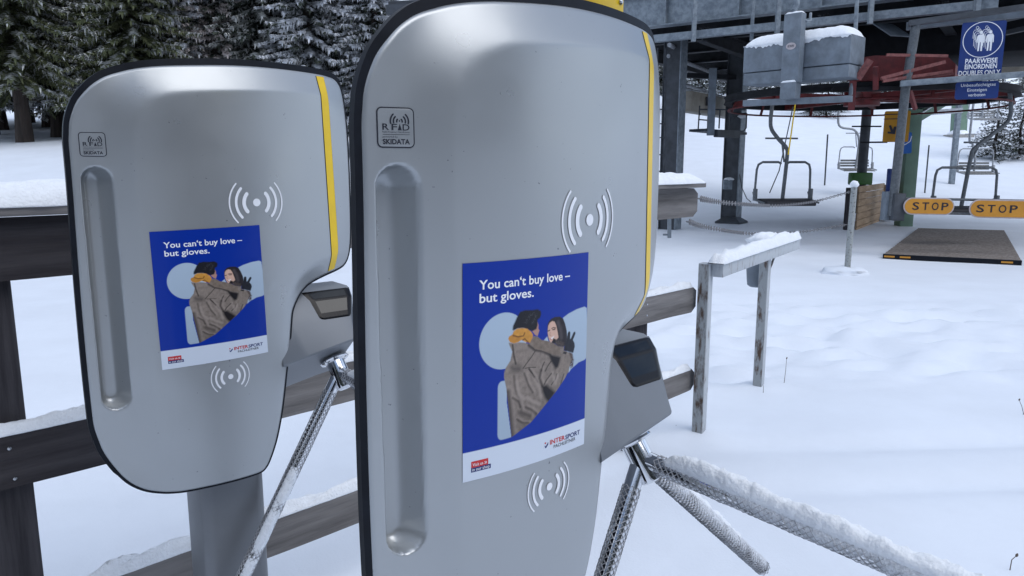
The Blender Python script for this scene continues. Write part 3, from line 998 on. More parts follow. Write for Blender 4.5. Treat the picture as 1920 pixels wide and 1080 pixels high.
def build_poster(root, po, label):
    nx, ny, img = POSTER
    gs, gt = np.meshgrid(np.linspace(0, 1, nx + 1), np.linspace(0, 1, ny + 1))
    st = np.stack([gs.ravel(), gt.ravel()], 1)
    vs = loc3(st_uv(po, st), 0.0009, False)
    fs = [(j * (nx + 1) + i, j * (nx + 1) + i + 1, (j + 1) * (nx + 1) + i + 1, (j + 1) * (nx + 1) + i) for j in range(ny) for i in range(nx)]
    mb = MB()
    mb.add(vs, fs)
    # paper edge
    o = mb.build('poster', 'print', root, local=True)
    me = o.data
    ca = me.color_attributes.new('ink', 'FLOAT_COLOR', 'CORNER')
    cols = np.ones((len(me.loops), 4), np.float32)
    cols[:, :3] = np.repeat(img, 4, axis=0)
    ca.data.foreach_set('color', cols.ravel())
    o['label'] = label
    h = MB()
    poster_text(h, po, "You can\u2018t buy love \u2013", 0.1045, 0.8126, 0.1205, 0.040, 0.016, 0.0012)
    poster_text(h, po, "but gloves.", 0.1064, 0.4977, 0.1800, 0.040, 0.016, 0.0012)
    h.build('headline', 'white_print', o, local=True, smooth=False)
    lg = MB()
    poster_text(lg, po, "INTER", 0.655, 0.7965, 0.9330, 0.0225, 0.022, 0.0012, 0)
    poster_text(lg, po, "SPORT", 0.7995, 0.9500, 0.9345, 0.0225, 0.022, 0.0012, 1)
    poster_text(lg, po, "PACHLEITNER", 0.690, 0.9030, 0.9580, 0.0165, 0.006, 0.0012, 2)
    a = [(0.606, 0.917), (0.612, 0.9115), (0.622, 0.917), (0.616, 0.9225)]
    drape(lg, st_uv(po, a), [(0, 1, 2, 3)], 0.0012, 0)
    b = [(0.607, 0.928), (0.618, 0.934), (0.640, 0.916), (0.640, 0.928), (0.620, 0.944), (0.613, 0.941)]
    drape(lg, st_uv(po, b), poly_tri(b)[1], 0.0012, 1)
    lg.build('shop_logo', ['red_print', 'navy_print', 'dark_print'], o, local=True, smooth=False)
    sh = MB()
    q = lambda x0, y0, x1, y1: ([(x0, y0), (x1, y0), (x1, y1), (x0, y1)], [(0, 1, 2, 3)])
    for (r, mi) in (((0.055, 0.9093, 0.170, 0.9395), 0), ((0.054, 0.9395, 0.188, 0.9610), 1)):
        v_, f_ = q(*r)
        drape(sh, st_uv(po, v_), f_, 0.0011, mi)
    poster_text(sh, po, "Visit us", 0.063, 0.134, 0.9325, 0.0145, 0.004, 0.0014, 2)
    poster_text(sh, po, "\u00bb", 0.142, 0.160, 0.9325, 0.0175, 0.006, 0.0014, 2)
    poster_text(sh, po, "in our shop", 0.061, 0.178, 0.9555, 0.0140, 0.004, 0.0014, 2)
    sh.build('shop_notice', ['red_print', 'navy_print', 'white_print'], o, local=True, smooth=False)
    return o


# turnstile geometry (outline units)
HUB_B = Vector((0.2985, -0.590, -0.0995))
HUB_E = Vector((0.3105, -0.683, -0.0405))
AX = (HUB_E - HUB_B).normalized()
ARM_O = Vector((0.304, -0.629, -0.0736))
ARMS = [Vector((.0534, -.0905, .9945)).normalized(), Vector((-.5525, -.8299, .0774)).normalized(), Vector((.759, -.6507, .0232)).normalized()]


def L3(q):
    return uvw(q[0], q[1], q[2])


def V3(d):
    return Vector((d[0], -d[2], d[1])).normalized()


def crease_v(u):
    return -0.545 + (u - 0.08) * 0.185


def housing_sections(u):
    """(v, w) profile of the turnstile housing at u"""
    cv = crease_v(u)
    return [(-0.324, -0.26), (-0.3235, -0.130), (-0.330, -0.108), (-0.356, -0.084), (-0.423, -0.0435), (cv + 0.004, -0.0035), (cv - 0.003, -0.0045), (cv - 0.178, -0.258)]


def housing_right(k):
    return (0.388, 0.380, 0.377, 0.374, 0.3465, 0.3345, 0.334, 0.372)[k]


def build_housing(root):
    mb = MB()
    us = [0.062, 0.12, 0.16, 0.20, 0.25, 0.30]
    n = 8
    vs, fs = [], []
    for u in us:
        for (v, w) in housing_sections(u):
            vs.append(uvw(u, v, w))
    cen = []
    for (du, sh) in ((-0.012, 0.0), (-0.003, 0.0012), (0.0, 0.006)):    # rounded right edge
        for k in range(n):
            ur = housing_right(k) + du
            v, w = housing_sections(min(ur, 0.34))[k]
            w2 = w - sh if k < 7 else w
            vs.append(uvw(ur, v - (sh * 0.5 if k < 3 else 0), w2))
    rows = len(us) + 3
    for i in range(rows - 1):
        for k in range(n):
            k2 = (k + 1) % n
            fs.append((i * n + k, i * n + k2, (i + 1) * n + k2, (i + 1) * n + k))
    fs.append(tuple(range((rows - 1) * n, rows * n)))
    fs.append(tuple(reversed(range(n))))
    mb.add(vs, fs)
    o = mb.build('turnstile_housing', 'housing', root, angle=28, local=True)

    # dark sensor window let into the upper front edge
    prof = [(-0.3275, -0.114), (-0.330, -0.108), (-0.356, -0.084), (-0.423, -0.0435)]
    steps = (1, 7, 15)
    path = []
    for i in range(3):
        for k in range(steps[i]):
            f = k / steps[i]
            path.append((prof[i][0] + (prof[i + 1][0] - prof[i][0]) * f, prof[i][1] + (prof[i + 1][1] - prof[i][1]) * f, i + f))
    path.append((*prof[3], 3.0))
    ws = MB()
    na, nu = len(path) - 1, 16
    vs, fs = [], []
    for i in range(na + 1):
        v, w, a = path[i]
        # the left side steps in below the ridge and slants towards the foot
        lu = 0.172 + 0.012 * min(a, 1) if a < 1 else 0.184 + 0.018 * (a - 1) if a < 2 else 0.202 + 0.020 * (a - 2)
        ru = 0.377 - 0.004 * a if a < 2 else 0.369 - 0.026 * (a - 2)
        rr = 0.016
        d_foot = (3 - a) * 0.078 if a > 2 else 1
        if d_foot < rr:
            e = rr - math.sqrt(max(0, rr * rr - (rr - d_foot) ** 2))
            lu += e
            ru -= e * 0.5
        nrm = (0.52, 0.85) if a > 2 else (0.68, 0.73) if a > 1 else (0.9, 0.4)
        for j in range(nu + 1):
            u = lu + (ru - lu) * j / nu
            e = min(1, min(j, nu - j) / 1.0, min(i, na - i) / 1.0)
            k = 0.0035 * e - 0.001
            vs.append(uvw(u, v + nrm[0] * k, w + nrm[1] * k))
    for i in range(na):
        for j in range(nu):
            k = i * (nu + 1) + j
            fs.append((k, k + 1, k + nu + 2, k + nu + 1))
    mi = []
    for i in range(na):
        for j in range(nu):
            pane = (j >= 2 and j < nu - 2 and i >= 2 and i < na - 5 and i not in (7, 8))
            mi.append(0 if pane else 1)
    ws.v += [tuple(q) for q in vs]
    ws.f += fs
    ws.m += mi
    ws.build('sensor_window', ['glass_black', 'glass_frame'], o, angle=40, local=True)
    return o


def build_arm(root, idx, frost, seed, length=0.86):
    d = ARMS[idx]
    a = L3(ARM_O)
    D = V3(d)
    L = length * GS
    s = D.cross(Vector((0, 0, 1))).normalized()
    t = s.cross(D).normalized()
    if t.z < 0:
        t, s = -t, -s
    R = 0.0160
    mb = MB()
    mb.tube([a - D * 0.003, a + D * 0.02, a + D * (L - 0.012), a + D * (L - 0.003), a + D * L], [R, R, R, R * .85, R * .4], n=20)
    arm = mb.build('turnstile_arm', 'chrome', root, local=True)
    # netting sleeve: crossing helical strands
    nb = MB()
    st, n_h = 0.034 if idx != 1 else 0.055, 9
    turns = (L - st) / 0.10
    seg = int(turns * 14)
    for sg in (1, -1):
        for h in range(n_h):
            pts = []
            for i in range(seg + 1):
                q = i / seg
                an = sg * 2 * math.pi * turns * q + 2 * math.pi * h / n_h
                z = st + (L - st) * q
                rr = R + 0.0012 + 0.0010 * noise.noise(Vector((z * 40, an, seed)))
                pts.append(a + D * z + (s * math.cos(an) + t * math.sin(an)) * rr)
            nb.tube(pts, 0.0006 + 0.0003 * frost, n=3, cap=False)
    nb.build('netting', 'net', arm, local=True)

    def crust(name, lo, hi, z0, z1, thick, m_, lump, sd_):
        """a skin of snow over part of the tube's girth (angles measured from the top)"""
        sb = MB()
        nl, na = int((z1 - z0) / 0.006), 16
        vs, fs = [], []
        for i in range(nl + 1):
            q = i / nl
            z = z0 + (z1 - z0) * q
            env = min(1, q * nl * 0.006 / 0.05) ** 0.6 * min(1, (1 - q) * nl * 0.006 / 0.02 + 0.02)
            for j in range(na + 1):
                e = j / na
                an = lo + (hi - lo) * e
                an += 0.30 * noise.noise(Vector((z * 18, sd_, 3))) * (1 - abs(2 * e - 1))
                dirv = t * math.cos(an) + s * math.sin(an)
                p = a + D * z + dirv * R
                hgt = thick * env * (math.sin(math.pi * e) ** 0.6) * max(0.1, 0.75 + lump * noise.noise(p * 26 + Vector((sd_, 0, 0))) + lump * 0.55 * noise.noise(p * 75) + lump * 0.35 * noise.noise(p * 190))
                up = dirv * 0.55 + Vector((0, 0, 1)) * 0.45
                vs.append(p + up * hgt - dirv * 0.0006)
        for i in range(nl):
            for j in range(na):
                k = i * (na + 1) + j
                fs.append((k, k + 1, k + na + 2, k + na + 1))
        sb.add(vs, fs)
        sb.build(name, m_, arm, angle=180, local=True)
    if idx == 0:
        crust('snow_layer', -1.25, 1.0, 0.05, L * 0.99, 0.027, 'snow_clump', 0.42, seed)
        crust('frost_crust', -3.0, 3.0, 0.13, L * 0.99, 0.0048, 'rime', 0.9, seed + 3)
    elif idx == 2:
        crust('frost_crust', -2.9, 2.9, 0.03, L * 0.99, 0.0046, 'rime', 0.8, seed + 5)
        crust('snow_layer', -0.7, 0.9, 0.05, L * 0.75, 0.010, 'snow_clump', 0.8, seed)
    else:
        crust('snow_layer', -2.6, -0.2, L * 0.42, L * 0.99, 0.006, 'snow_clump', 1.2, seed)
        crust('frost_crust', 0.7, 2.9, 0.05, L * 0.99, 0.0022, 'rime', 0.8, seed + 8)
    return arm


def build_badge(cover):
    cx, cy, w, h = -0.4393, 0.1752, 0.0655, 0.0675
    bd = MB()
    R_ = lambda k: rrect(cx - w / 2 - k, cy - h / 2 - k, cx + w / 2 + k, cy + h / 2 + k, 0.009 + k)
    outer, inner = R_(0.0), R_(-0.0022)
    n = len(outer)
    vs = outer + inner
    drape(bd, vs, [(i, (i + 1) % n, (i + 1) % n + n, i + n) for i in range(n)], 0.0006, 1)
    v_, f_ = poly_tri(inner)
    drape(bd, v_, f_, 0.0009, 0)
    x = lambda a: cx - w / 2 + a * w
    y = lambda b: cy + h / 2 - b * h
    off = 0.0014

    def txt(s, a0, a1, b, cap, bold):
        v_, f_ = text_fit(s, x(a0), x(a1), y(b), cap * h, bold)
        drape(bd, v_, f_, off, 1)
    txt("R", .14, .31, .558, .15, 0.012)
    txt("F", .38, .53, .560, .15, 0.012)
    txt("D", .675, .86, .565, .15, 0.012)
    txt("Radio Frequency Identification", .14, .86, .625, .035, 0.0)
    txt("powered by", .14, .54, .745, .04, 0.0)
    txt("SKIDATA", .14, .86, .905, .12, 0.03)
    tri = [(x(.60), y(.40)), (x(.655), y(.565)), (x(.545), y(.565))]
    drape(bd, tri, [(0, 1, 2)], off, 1)
    v_, f_ = disc(x(.595), y(.335), 0.0014)
    drape(bd, v_, f_, off, 1)
    for r, ww in ((0.0048, 0.0028), (0.0105, 0.0028), (0.0158, 0.0028)):
        for (a0, a1) in ((-14, 48), (132, 194)):
            v_, f_ = arc_strip(x(.595), y(.345), r, ww, math.radians(a0), math.radians(a1), 8, 1)
            drape(bd, v_, f_, off, 1)
    ln = [(x(.14), y(.665)), (x(.86), y(.665)), (x(.86), y(.675)), (x(.14), y(.675))]
    drape(bd, ln, [(0, 1, 2, 3)], off, 1)
    return bd.build('maker_badge', ['silver', 'dark_print'], cover, local=True, smooth=False)


def build_gate(loc, yaw, label, po, poster_label, seed):
    root = thing('access_gate', loc, label, 'ski gate', 'ski lift access gates with tripod turnstiles', yaw)
    mb = MB()
    mb.add(loc3(COVER_P, 0.0), COVER_F)
    cover = mb.build('front_cover', 'silver', root, angle=180, local=True)

    # black rim and back shell
    rim = offset_outline(OUT_D[::2], rim_width)
    base = surf(OUT_D[::2], False) - 0.004
    mid = offset_outline(OUT_D[::2], lambda n: -0.004)
    n = len(rim)
    sb = MB()
    rings = []
    for (pl, dw) in ((mid, 0.000), (rim * 1.0, -0.0035), (rim, -0.019), (offset_outline(OUT_D[::2], lambda n: -0.03), -0.045)):
        rings.append([uvw(pl[i][0], pl[i][1], base[i] + dw) for i in range(n)])
    inn = offset_outline(OUT_D[::2], lambda n: -0.035)
    rings.append([uvw(inn[i][0], inn[i][1], -0.145) for i in range(n)])
    vs, fs = [], []
    for r_ in rings:
        vs += r_
    for k in range(len(rings) - 1):
        for i in range(n):
            j = (i + 1) % n
            fs.append((k * n + i, k * n + j, (k + 1) * n + j, (k + 1) * n + i))
    # cap of the back
    t_ = poly_tri([tuple(q) for q in inn])[1]
    fs += [tuple(i + (len(rings) - 1) * n for i in f) for f in t_]
    sb.add(vs, fs)
    sb.build('back_shell', 'rubber', root, angle=40, local=True)

    # contactless marks, badge, yellow stripe, poster
    for (k, cx, cy) in ((1.0, 0.0, 0.0), (0.68, -0.1187, -0.5496)):
        mk = MB()
        for v_, f_ in mark_geo(k, cx, cy):
            drape(mk, v_, f_, 0.0010)
        mk.build('contactless_mark', 'white_print', cover, local=True, smooth=False)
    build_badge(cover)
    sl, sr = STRIPE[:4], STRIPE[4:]
    vs, fs = [], []
    rows = []
    for k in range(3):
        m_ = (6, 40, 6)[k]
        for i in range(m_ + (1 if k == 2 else 0)):
            q = i / m_
            rows.append((np.array(sl[k]) * (1 - q) + np.array(sl[k + 1]) * q, np.array(sr[k]) * (1 - q) + np.array(sr[k + 1]) * q))
    st, gap = MB(), MB()
    for lo, hi, mbx, off, e in ((0.0, 1.0, st, 0.0008, 0.0), (-0.10, 1.03, gap, 0.0004, 0.0)):
        pts = []
        for (l, r) in rows:
            for k in range(5):
                pts.append(l + (r - l) * (lo + (hi - lo) * k / 4))
        f_ = [(i * 5 + k, i * 5 + k + 1, (i + 1) * 5 + k + 1, (i + 1) * 5 + k) for i in range(len(rows) - 1) for k in range(4)]
        drape(mbx, pts, f_, off)
    so = st.build('yellow_stripe', 'yellow', cover, local=True)
    gap.build('stripe_shadow_line', 'gap', so, local=True)  # flat dark strip painted as the shadow line along the stripe
    build_poster(root, po, poster_label)

    # turnstile
    build_housing(root)
    hub = MB()
    A_ = V3(AX)
    b_, e_ = L3(HUB_B), L3(HUB_E)
    L = (e_ - b_).length
    hub.lathe(b_ - A_ * 0.004, A_, [(0, 0.036), (0.004, 0.038), (0.0075, 0.036), (0.0085, 0.0265), (0.010, 0.0235), (L - 0.004, 0.0235), (L + 0.002, 0.0225), (L + 0.005, 0.018)], 40)
    hub.build('rotor_hub', 'chrome', root, angle=40, local=True)
    for i in range(3):
        build_arm(root, i, (0.6, 0.3, 1.0)[i], seed + i * 10)

    # post carrying the gate
    pb = MB()
    pl = rrect(-0.200, -0.30, 0.016, -0.10, 0.035, 4)
    poly = [uvw(p[0], -0.80, p[1]) for p in pl]
    pb.prism(poly, (0, 0, -(poly[0].z - 0.0)), 0)
    pb.build('support_column', 'column', root, angle=30, local=True)
    fb = MB()
    fb.box(uvw(-0.092, 0, -0.2) * 1.0 - Vector((0, 0, GZ0 - 0.008)), (0.13, 0.12, 0.008), bev=0.003)
    fb.build('foot_plate', 'steel', root, local=True)
    return root


gate_left = build_gate((-0.5748, 1.6747, -0.0024), math.radians(40.865),
                       'smaller-looking left grey access gate with its whole card reader panel in view, post below it',
                       (-0.3204, -0.0760, 0.0130), None or 'blue glove advert poster sitting slightly lower left', 1.0)
gate_right = build_gate((0.1137, 1.0896, 0.0022), math.radians(43.322),
                        'large near grey access gate filling the middle, its panel cut by the bottom edge',
                        (-0.3274, -0.0635, -0.0116), 'blue glove advert poster on the nearer panel', 4.0)

# yellow plate standing up behind the nearer gate
t_ = thing('yellow_plate', (0.1137, 1.0896, 0.0022), 'yellow metal plate with a bolt rising behind the top of the near gate', 'plate', None, math.radians(43.322))
yb = MB()
yb.box(uvw(0.1805, 0.53, -0.131), (0.055, 0.0015, 0.125), mi=0, bev=0.001)
yb.build('plate_sheet', 'yellow', t_, local=True)
yb = MB()
yb.lathe(uvw(0.2464, 0.4852, -0.129), (0, -1, 0), [(0, 0.0045), (0.002, 0.0045), (0.004, 0.0025)], 12)
yb.build('bolt', 'steel', t_, local=True)


# ------------------------------------------------------------------ wooden fence behind the gates
UPZ = Vector((0, 0, 1))
FN = Vector((FD.y, -FD.x, 0))                    # towards the camera


def fence_pt(px, z):
    """point of the fence line seen at column px"""
    d = ray(px, 540)
    # solve FENCE_A + FD*t having x/y = d.x/d.y
    k = (px - 960.0) / F_PX
    # iterate because the column also depends on height through the tilt
    t = 0.0
    for _ in range(40):
        q = FENCE_A + FD * t
        q = Vector((q.x, q.y, z))
        f = q.y * CP - (q.z - CAM_H) * SP
        e = q.x / f - k
        q2 = FENCE_A + FD * (t + 1e-4)
        f2 = q2.y * CP - (z - CAM_H) * SP
        t -= e / ((q2.x / f2 - q.x / f) / 1e-4)
    q = FENCE_A + FD * t
    return Vector((q.x, q.y, z))


def board(mb, a, b, h, th, cut=0.03, mi=0):
    """a rail with its right-hand end corners cut off"""
    a, b = Vector(a), Vector(b)
    poly = [a - UPZ * h / 2, b - UPZ * h / 2 - FD * cut * 1.2, b - UPZ * (h / 2 - cut), b + UPZ * (h / 2 - cut), b + UPZ * h / 2 - FD * cut * 1.2, a + UPZ * h / 2]
    n = 60
    # many small steps along the length so that the edge is a little uneven
    vs, fs = [], []
    L = (b - a).length
    for i in range(n + 1):
        q = i / n
        p = a + FD * (L * q)
        up_, lo_ = h / 2, -h / 2
        rem = L * (1 - q)
        if rem < cut * 1.2:
            up_ -= cut * (1 - rem / (cut * 1.2))
            lo_ += cut * (1 - rem / (cut * 1.2))
        up_ += 0.004 * noise.noise(p * 4)
        lo_ += 0.004 * noise.noise(p * 4 + Vector((5, 5, 5)))
        for (z, o) in ((lo_, 0), (up_, 0), (up_, -th), (lo_, -th)):
            vs.append(p + UPZ * z + FN * o)
    for i in range(n):
        for k in range(4):
            k2 = (k + 1) % 4
            fs.append((i * 4 + k, i * 4 + k2, (i + 1) * 4 + k2, (i + 1) * 4 + k))
    fs += [(3, 2, 1, 0), tuple(range(n * 4, n * 4 + 4))]
    mb.add(vs, fs, mi)


fence = thing('wooden_fence', (FENCE_A.x, FENCE_A.y, 0), 'weathered dark wooden rail fence with snow on its rails, running behind both gates', 'fence')
LEFT_END = FENCE_A - FD * 0.9
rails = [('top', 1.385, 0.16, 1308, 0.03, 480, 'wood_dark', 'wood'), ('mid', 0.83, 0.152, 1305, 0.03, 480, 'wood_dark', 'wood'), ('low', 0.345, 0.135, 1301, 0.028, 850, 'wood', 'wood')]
for nm, z, h, pxr, cut, pxs, m1, m2 in rails:
    e = fence_pt(pxr, z)
    a = Vector((LEFT_END.x, LEFT_END.y, z))
    s_ = fence_pt(pxs, z)
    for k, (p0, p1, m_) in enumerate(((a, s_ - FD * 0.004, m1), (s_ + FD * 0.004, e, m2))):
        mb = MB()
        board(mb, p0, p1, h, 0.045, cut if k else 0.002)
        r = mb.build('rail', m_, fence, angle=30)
        if nm != 'top':
            sb = MB()
            o_ = UPZ * (h / 2 - 0.004) - FN * 0.022
            snow_strip(sb, p0 + o_, p1 + o_ - FD * 0.04 * k, 0.05, 0.024 if nm == 'mid' else 0.03, seed=z * 7, lump=0.9, n=200, end_round=0.02)
            sb.build('snow_layer', 'snow_clump', r, angle=180)
        for px_, dz in ((20, 0.035), (24, -0.05)) if k == 0 else ((1213, 0.03), (1213, -0.03)):
            if nm == 'top' and k == 0:
                continue
            q = fence_pt(px_, z)
            scr = MB()
            scr.lathe(Vector((q.x, q.y, z + dz)) + FN * 0.001, FN, [(0, 0.006), (0.002, 0.005), (0.003, 0.002)], 10)
            scr.build('screw', 'steel', r)
cz = 1.385 + 0.08 + 0.0145
e = fence_pt(1308, cz)
mb = MB()
ca = Vector((LEFT_END.x, LEFT_END.y, cz))
mb.bar(ca - FN * 0.03 + UPZ * 0.004, Vector(e) - FN * 0.03 + UPZ * 0.004, 0.17, 0.026, bev=0.003)
cp = mb.build('cap_plank', 'wood', fence)
sb = MB()
snow_strip(sb, ca - FN * 0.03 + UPZ * 0.016, Vector(e) - FN * 0.03 + UPZ * 0.016, 0.185, 0.058, seed=3, lump=0.22, end_round=0.16, n=260, m=14)
sb.build('snow_layer', 'snow_clump', cp, angle=180)
for (pxl, w_) in ((8, 0.145), (1218, 0.115)):
    q = fence_pt(pxl, 0.8)
    mb = MB()
    mb.box(Vector((q.x, q.y, 0.62)) - FN * (0.0465 + w_ / 2), (w_ / 2, w_ / 2, 0.84), FD, FN, UPZ, bev=0.012)
    mb.build('fence_post', 'wood_post', fence)

# ------------------------------------------------------------------ steel frame with a bucket behind it
g1, g2 = PZ(1310, 812, 0.02), PZ(1422, 720, 0.02)
fd = Vector((g2.x - g1.x, g2.y - g1.y, 0)).normalized()
fn = Vector((fd.y, -fd.x, 0))
top1 = P(1322, 493, g1.y).z
fr = thing('steel_barrier_frame', (g1.x, g1.y, 0), 'rusty pale-painted steel barrier frame with snow on its sloping-looking crossbar', 'barrier')
for g in (g1, g2):
    mb = MB()
    s_ = 0.033
    mb.box((g.x, g.y, (top1 - 0.25) / 2 + 0.0), (s_, s_, (top1 + 0.25) / 2), fd, fn, UPZ, bev=0.004)
    mb.box(Vector((g.x, g.y, (top1 - 0.25) / 2)) - fd * (s_ + 0.0015), (0.0015, s_ - 0.004, (top1 + 0.24) / 2), fd, fn, UPZ, mi=1)
    mb.build('frame_post', ['rusty', 'rusty_side'], fr)
ba = Vector((g1.x, g1.y, top1 - 0.035)) + fn * 0.068 - fd * 0.005
bb = P(1487, 463, 5.6)
bb = ba + fd * ((Vector((bb.x, bb.y, 0)) - Vector((ba.x, ba.y, 0))).length)
mb = MB()
mb.bar(ba, bb, 0.07, 0.082, mi=0, bev=0.004)
cb = mb.build('crossbar', 'rusty', fr)
sb = MB()
snow_strip(sb, ba + UPZ * 0.041 - fd * 0.035, bb + UPZ * 0.041, 0.10, 0.055, seed=11, lump=0.45, end_round=0.06)
sb.build('snow_layer', 'snow_clump', cb, angle=180)
bk = thing('hanging_bucket', P(1416, 540, 5.15), 'grey bucket hung behind the steel barrier frame, snow heaped on top', 'bucket')
bc = P(1421, 500, 5.32)
top_z, bot_z = P(1418, 462, 5.3).z, P(1418, 538, 5.3).z
mb = MB()
mb.lathe((bc.x, bc.y, bot_z), (0, 0, 1), [(0, 0.052), (0.012, 0.068), (0.05, 0.073), ((top_z - bot_z) * .75, 0.088), ((top_z - bot_z) * .76, 0.094), (top_z - bot_z, 0.095)], 24)
mb.build('bucket_body', 'steel_blue', bk)
sb = MB()
blob(sb, (bc.x + 0.05, bc.y, top_z + 0.025), (0.13, 0.11, 0.075), seed=4, lump=0.25, nu=22, nv=14)
sb.build('snow_heap', 'snow_clump', bk, angle=180)
mb = MB()
mb.bar(P(1437, 520, 5.2), P(1452, 482, 5.35), 0.012, 0.012)
mb.build('bracket', 'rusty_side', bk)

# ------------------------------------------------------------------ chain post and chains
cpb = PZ(1588, 510, 0.0)
cpt = P(1602, 347, cpb.y)
pst = thing('chain_post', (cpb.x, cpb.y, gz(cpb.x, cpb.y)), 'thin pale steel post with a snow cap, chains fixed to it', 'post')
mb = MB()
mb.tube([cpb - UPZ * 0.2, cpb + (cpt - cpb) * 0.5, cpt], 0.043, 16)
mb.build('post_tube', 'post_grey', pst)
sb = MB()
blob(sb, cpt + UPZ * 0.01, (0.062, 0.062, 0.055), seed=2, lump=0.15)
sb.build('snow_cap', 'snow_clump', pst, angle=180)
sb = MB()
blob(sb, (cpb.x - 0.03, cpb.y, 0.0), (0.34, 0.30, 0.085), seed=6, lump=0.3, nu=26, nv=12)
tag(sb.build('snow_mound', 'snow', None, angle=180), 'small snow mound round the foot of the chain post', 'snow mound')


def chain(name, pts, link, r, label, group=None):
    """links strung along a hanging line"""
    P_ = [Vector(p) for p in pts]
    seg = []
    tot = 0
    dense = []
    for i in range(len(P_) - 1):
        for k in range(60):
            q = k / 60
            p0, p1, p2, p3 = P_[max(i - 1, 0)], P_[i], P_[i + 1], P_[min(i + 2, len(P_) - 1)]
            dense.append(0.5 * ((2 * p1) + (p2 - p0) * q + (2 * p0 - 5 * p1 + 4 * p2 - p3) * q * q + (3 * p1 - p0 - 3 * p2 + p3) * q ** 3))
    dense.append(P_[-1])
    mb = MB()
    acc, k = 0.0, 0
    last = dense[0]
    for p in dense[1:]:
        acc += (p - last).length
        if acc >= link:
            d = (p - last).normalized()
            s = d.cross(UPZ).normalized()
            if k % 2:
                s = s.cross(d).normalized()
            c = p
            ring = []
            for j in range(9):
                an = 2 * math.pi * j / 8
                ring.append(c + d * math.cos(an) * link * 0.66 + s * math.sin(an) * link * 0.36)
            mb.tube(ring, r, n=5, cap=False)
            acc = 0.0
            k += 1
            last = p
        else:
            last = p
    o = mb.build(name, 'chain')
    return tag(o, label, 'chain', group)


fe = fence_pt(1318, 1.372)
chain('barrier_chain', [P(1310, 372, fe.y + 0.05), P(1370, 381, 6.2), P(1460, 385.5, 8.6), P(1530, 377, 10.2), P(1592, 360, cpb.y - 0.06)], 0.045, 0.0042, 'upper sagging chain from the fence end to the chain post', 'chains closing off the lift access')
chain('barrier_chain', [P(1290, 415, fe.y + 0.3), P(1330, 427, 6.0), P(1410, 438, 8.4), P(1500, 435, 10.0), P(1588, 421, cpb.y - 0.06)], 0.045, 0.0042, 'lower sagging chain under the other one, nearer the snow', 'chains closing off the lift access')
# pipe stub and hook behind the fence end
pp = thing('pipe_stub', P(1262, 402, 5.0), 'dark pipe end with a short hanging bar just behind the fence end', 'pipe')
mb = MB()
mb.tube([P(1225, 402, 4.9), P(1288, 400, 5.0)], 0.026, 12)
mb.build('pipe_tube', 'steel_dark', pp)
mb = MB()
mb.bar(P(1255, 404, 4.88), P(1255, 446, 4.88), 0.022, 0.022)
mb.bar(P(1243, 440, 4.88), P(1256, 440, 4.88), 0.012, 0.012)
mb.build('hanging_bar', 'galv', pp)

# ------------------------------------------------------------------ dry stalks sticking out of the snow
stalks = [((1470, 720), (1475, 672), 'straight thin dry stalk with a seed head beside the barrier frame'),
          ((1893, 1072), (1906, 1042), 'bent dry stalk near the bottom right corner'),
          ((1919, 775), (1911, 750), 'leaning dry stalk at the right edge above the bent one'),
          ((1264, 806), (1268, 797), 'tiny dry twig left of the frame foot'),
          ((1363, 808), (1363, 803), 'tiny dry twig right of the frame foot'),
          ((1431, 736), (1431, 722), 'short dry stalk at the foot of the rear frame post')]
for k, (b, tp, lab) in enumerate(stalks):
    p0 = PZ(b[0], b[1], 0.0)
    p1 = P(tp[0], tp[1], p0.y)
    mb = MB()
    mid = (p0 + p1) / 2 + Vector(((0.012 if k == 1 else 0.002), 0, 0.004))
    if k == 1:
        mid = p0 + (p1 - p0) * 0.75 + Vector((-0.012, 0, 0.0))
    r = 0.0022 if k < 3 else 0.0018
    mb.tube([p0 - UPZ * 0.03, p0, mid, p1], [r, r, r * .8, r * .6], 6)
    if k < 3:
        mb.lathe(p1, (0.4, 0, 1), [(-0.006, 0.001), (0, 0.0052), (0.006, 0.0045), (0.011, 0.001)], 8)
    tag(mb.build('dry_stalk', 'twig'), lab, 'dry plant', 'dry stalks in the snow')


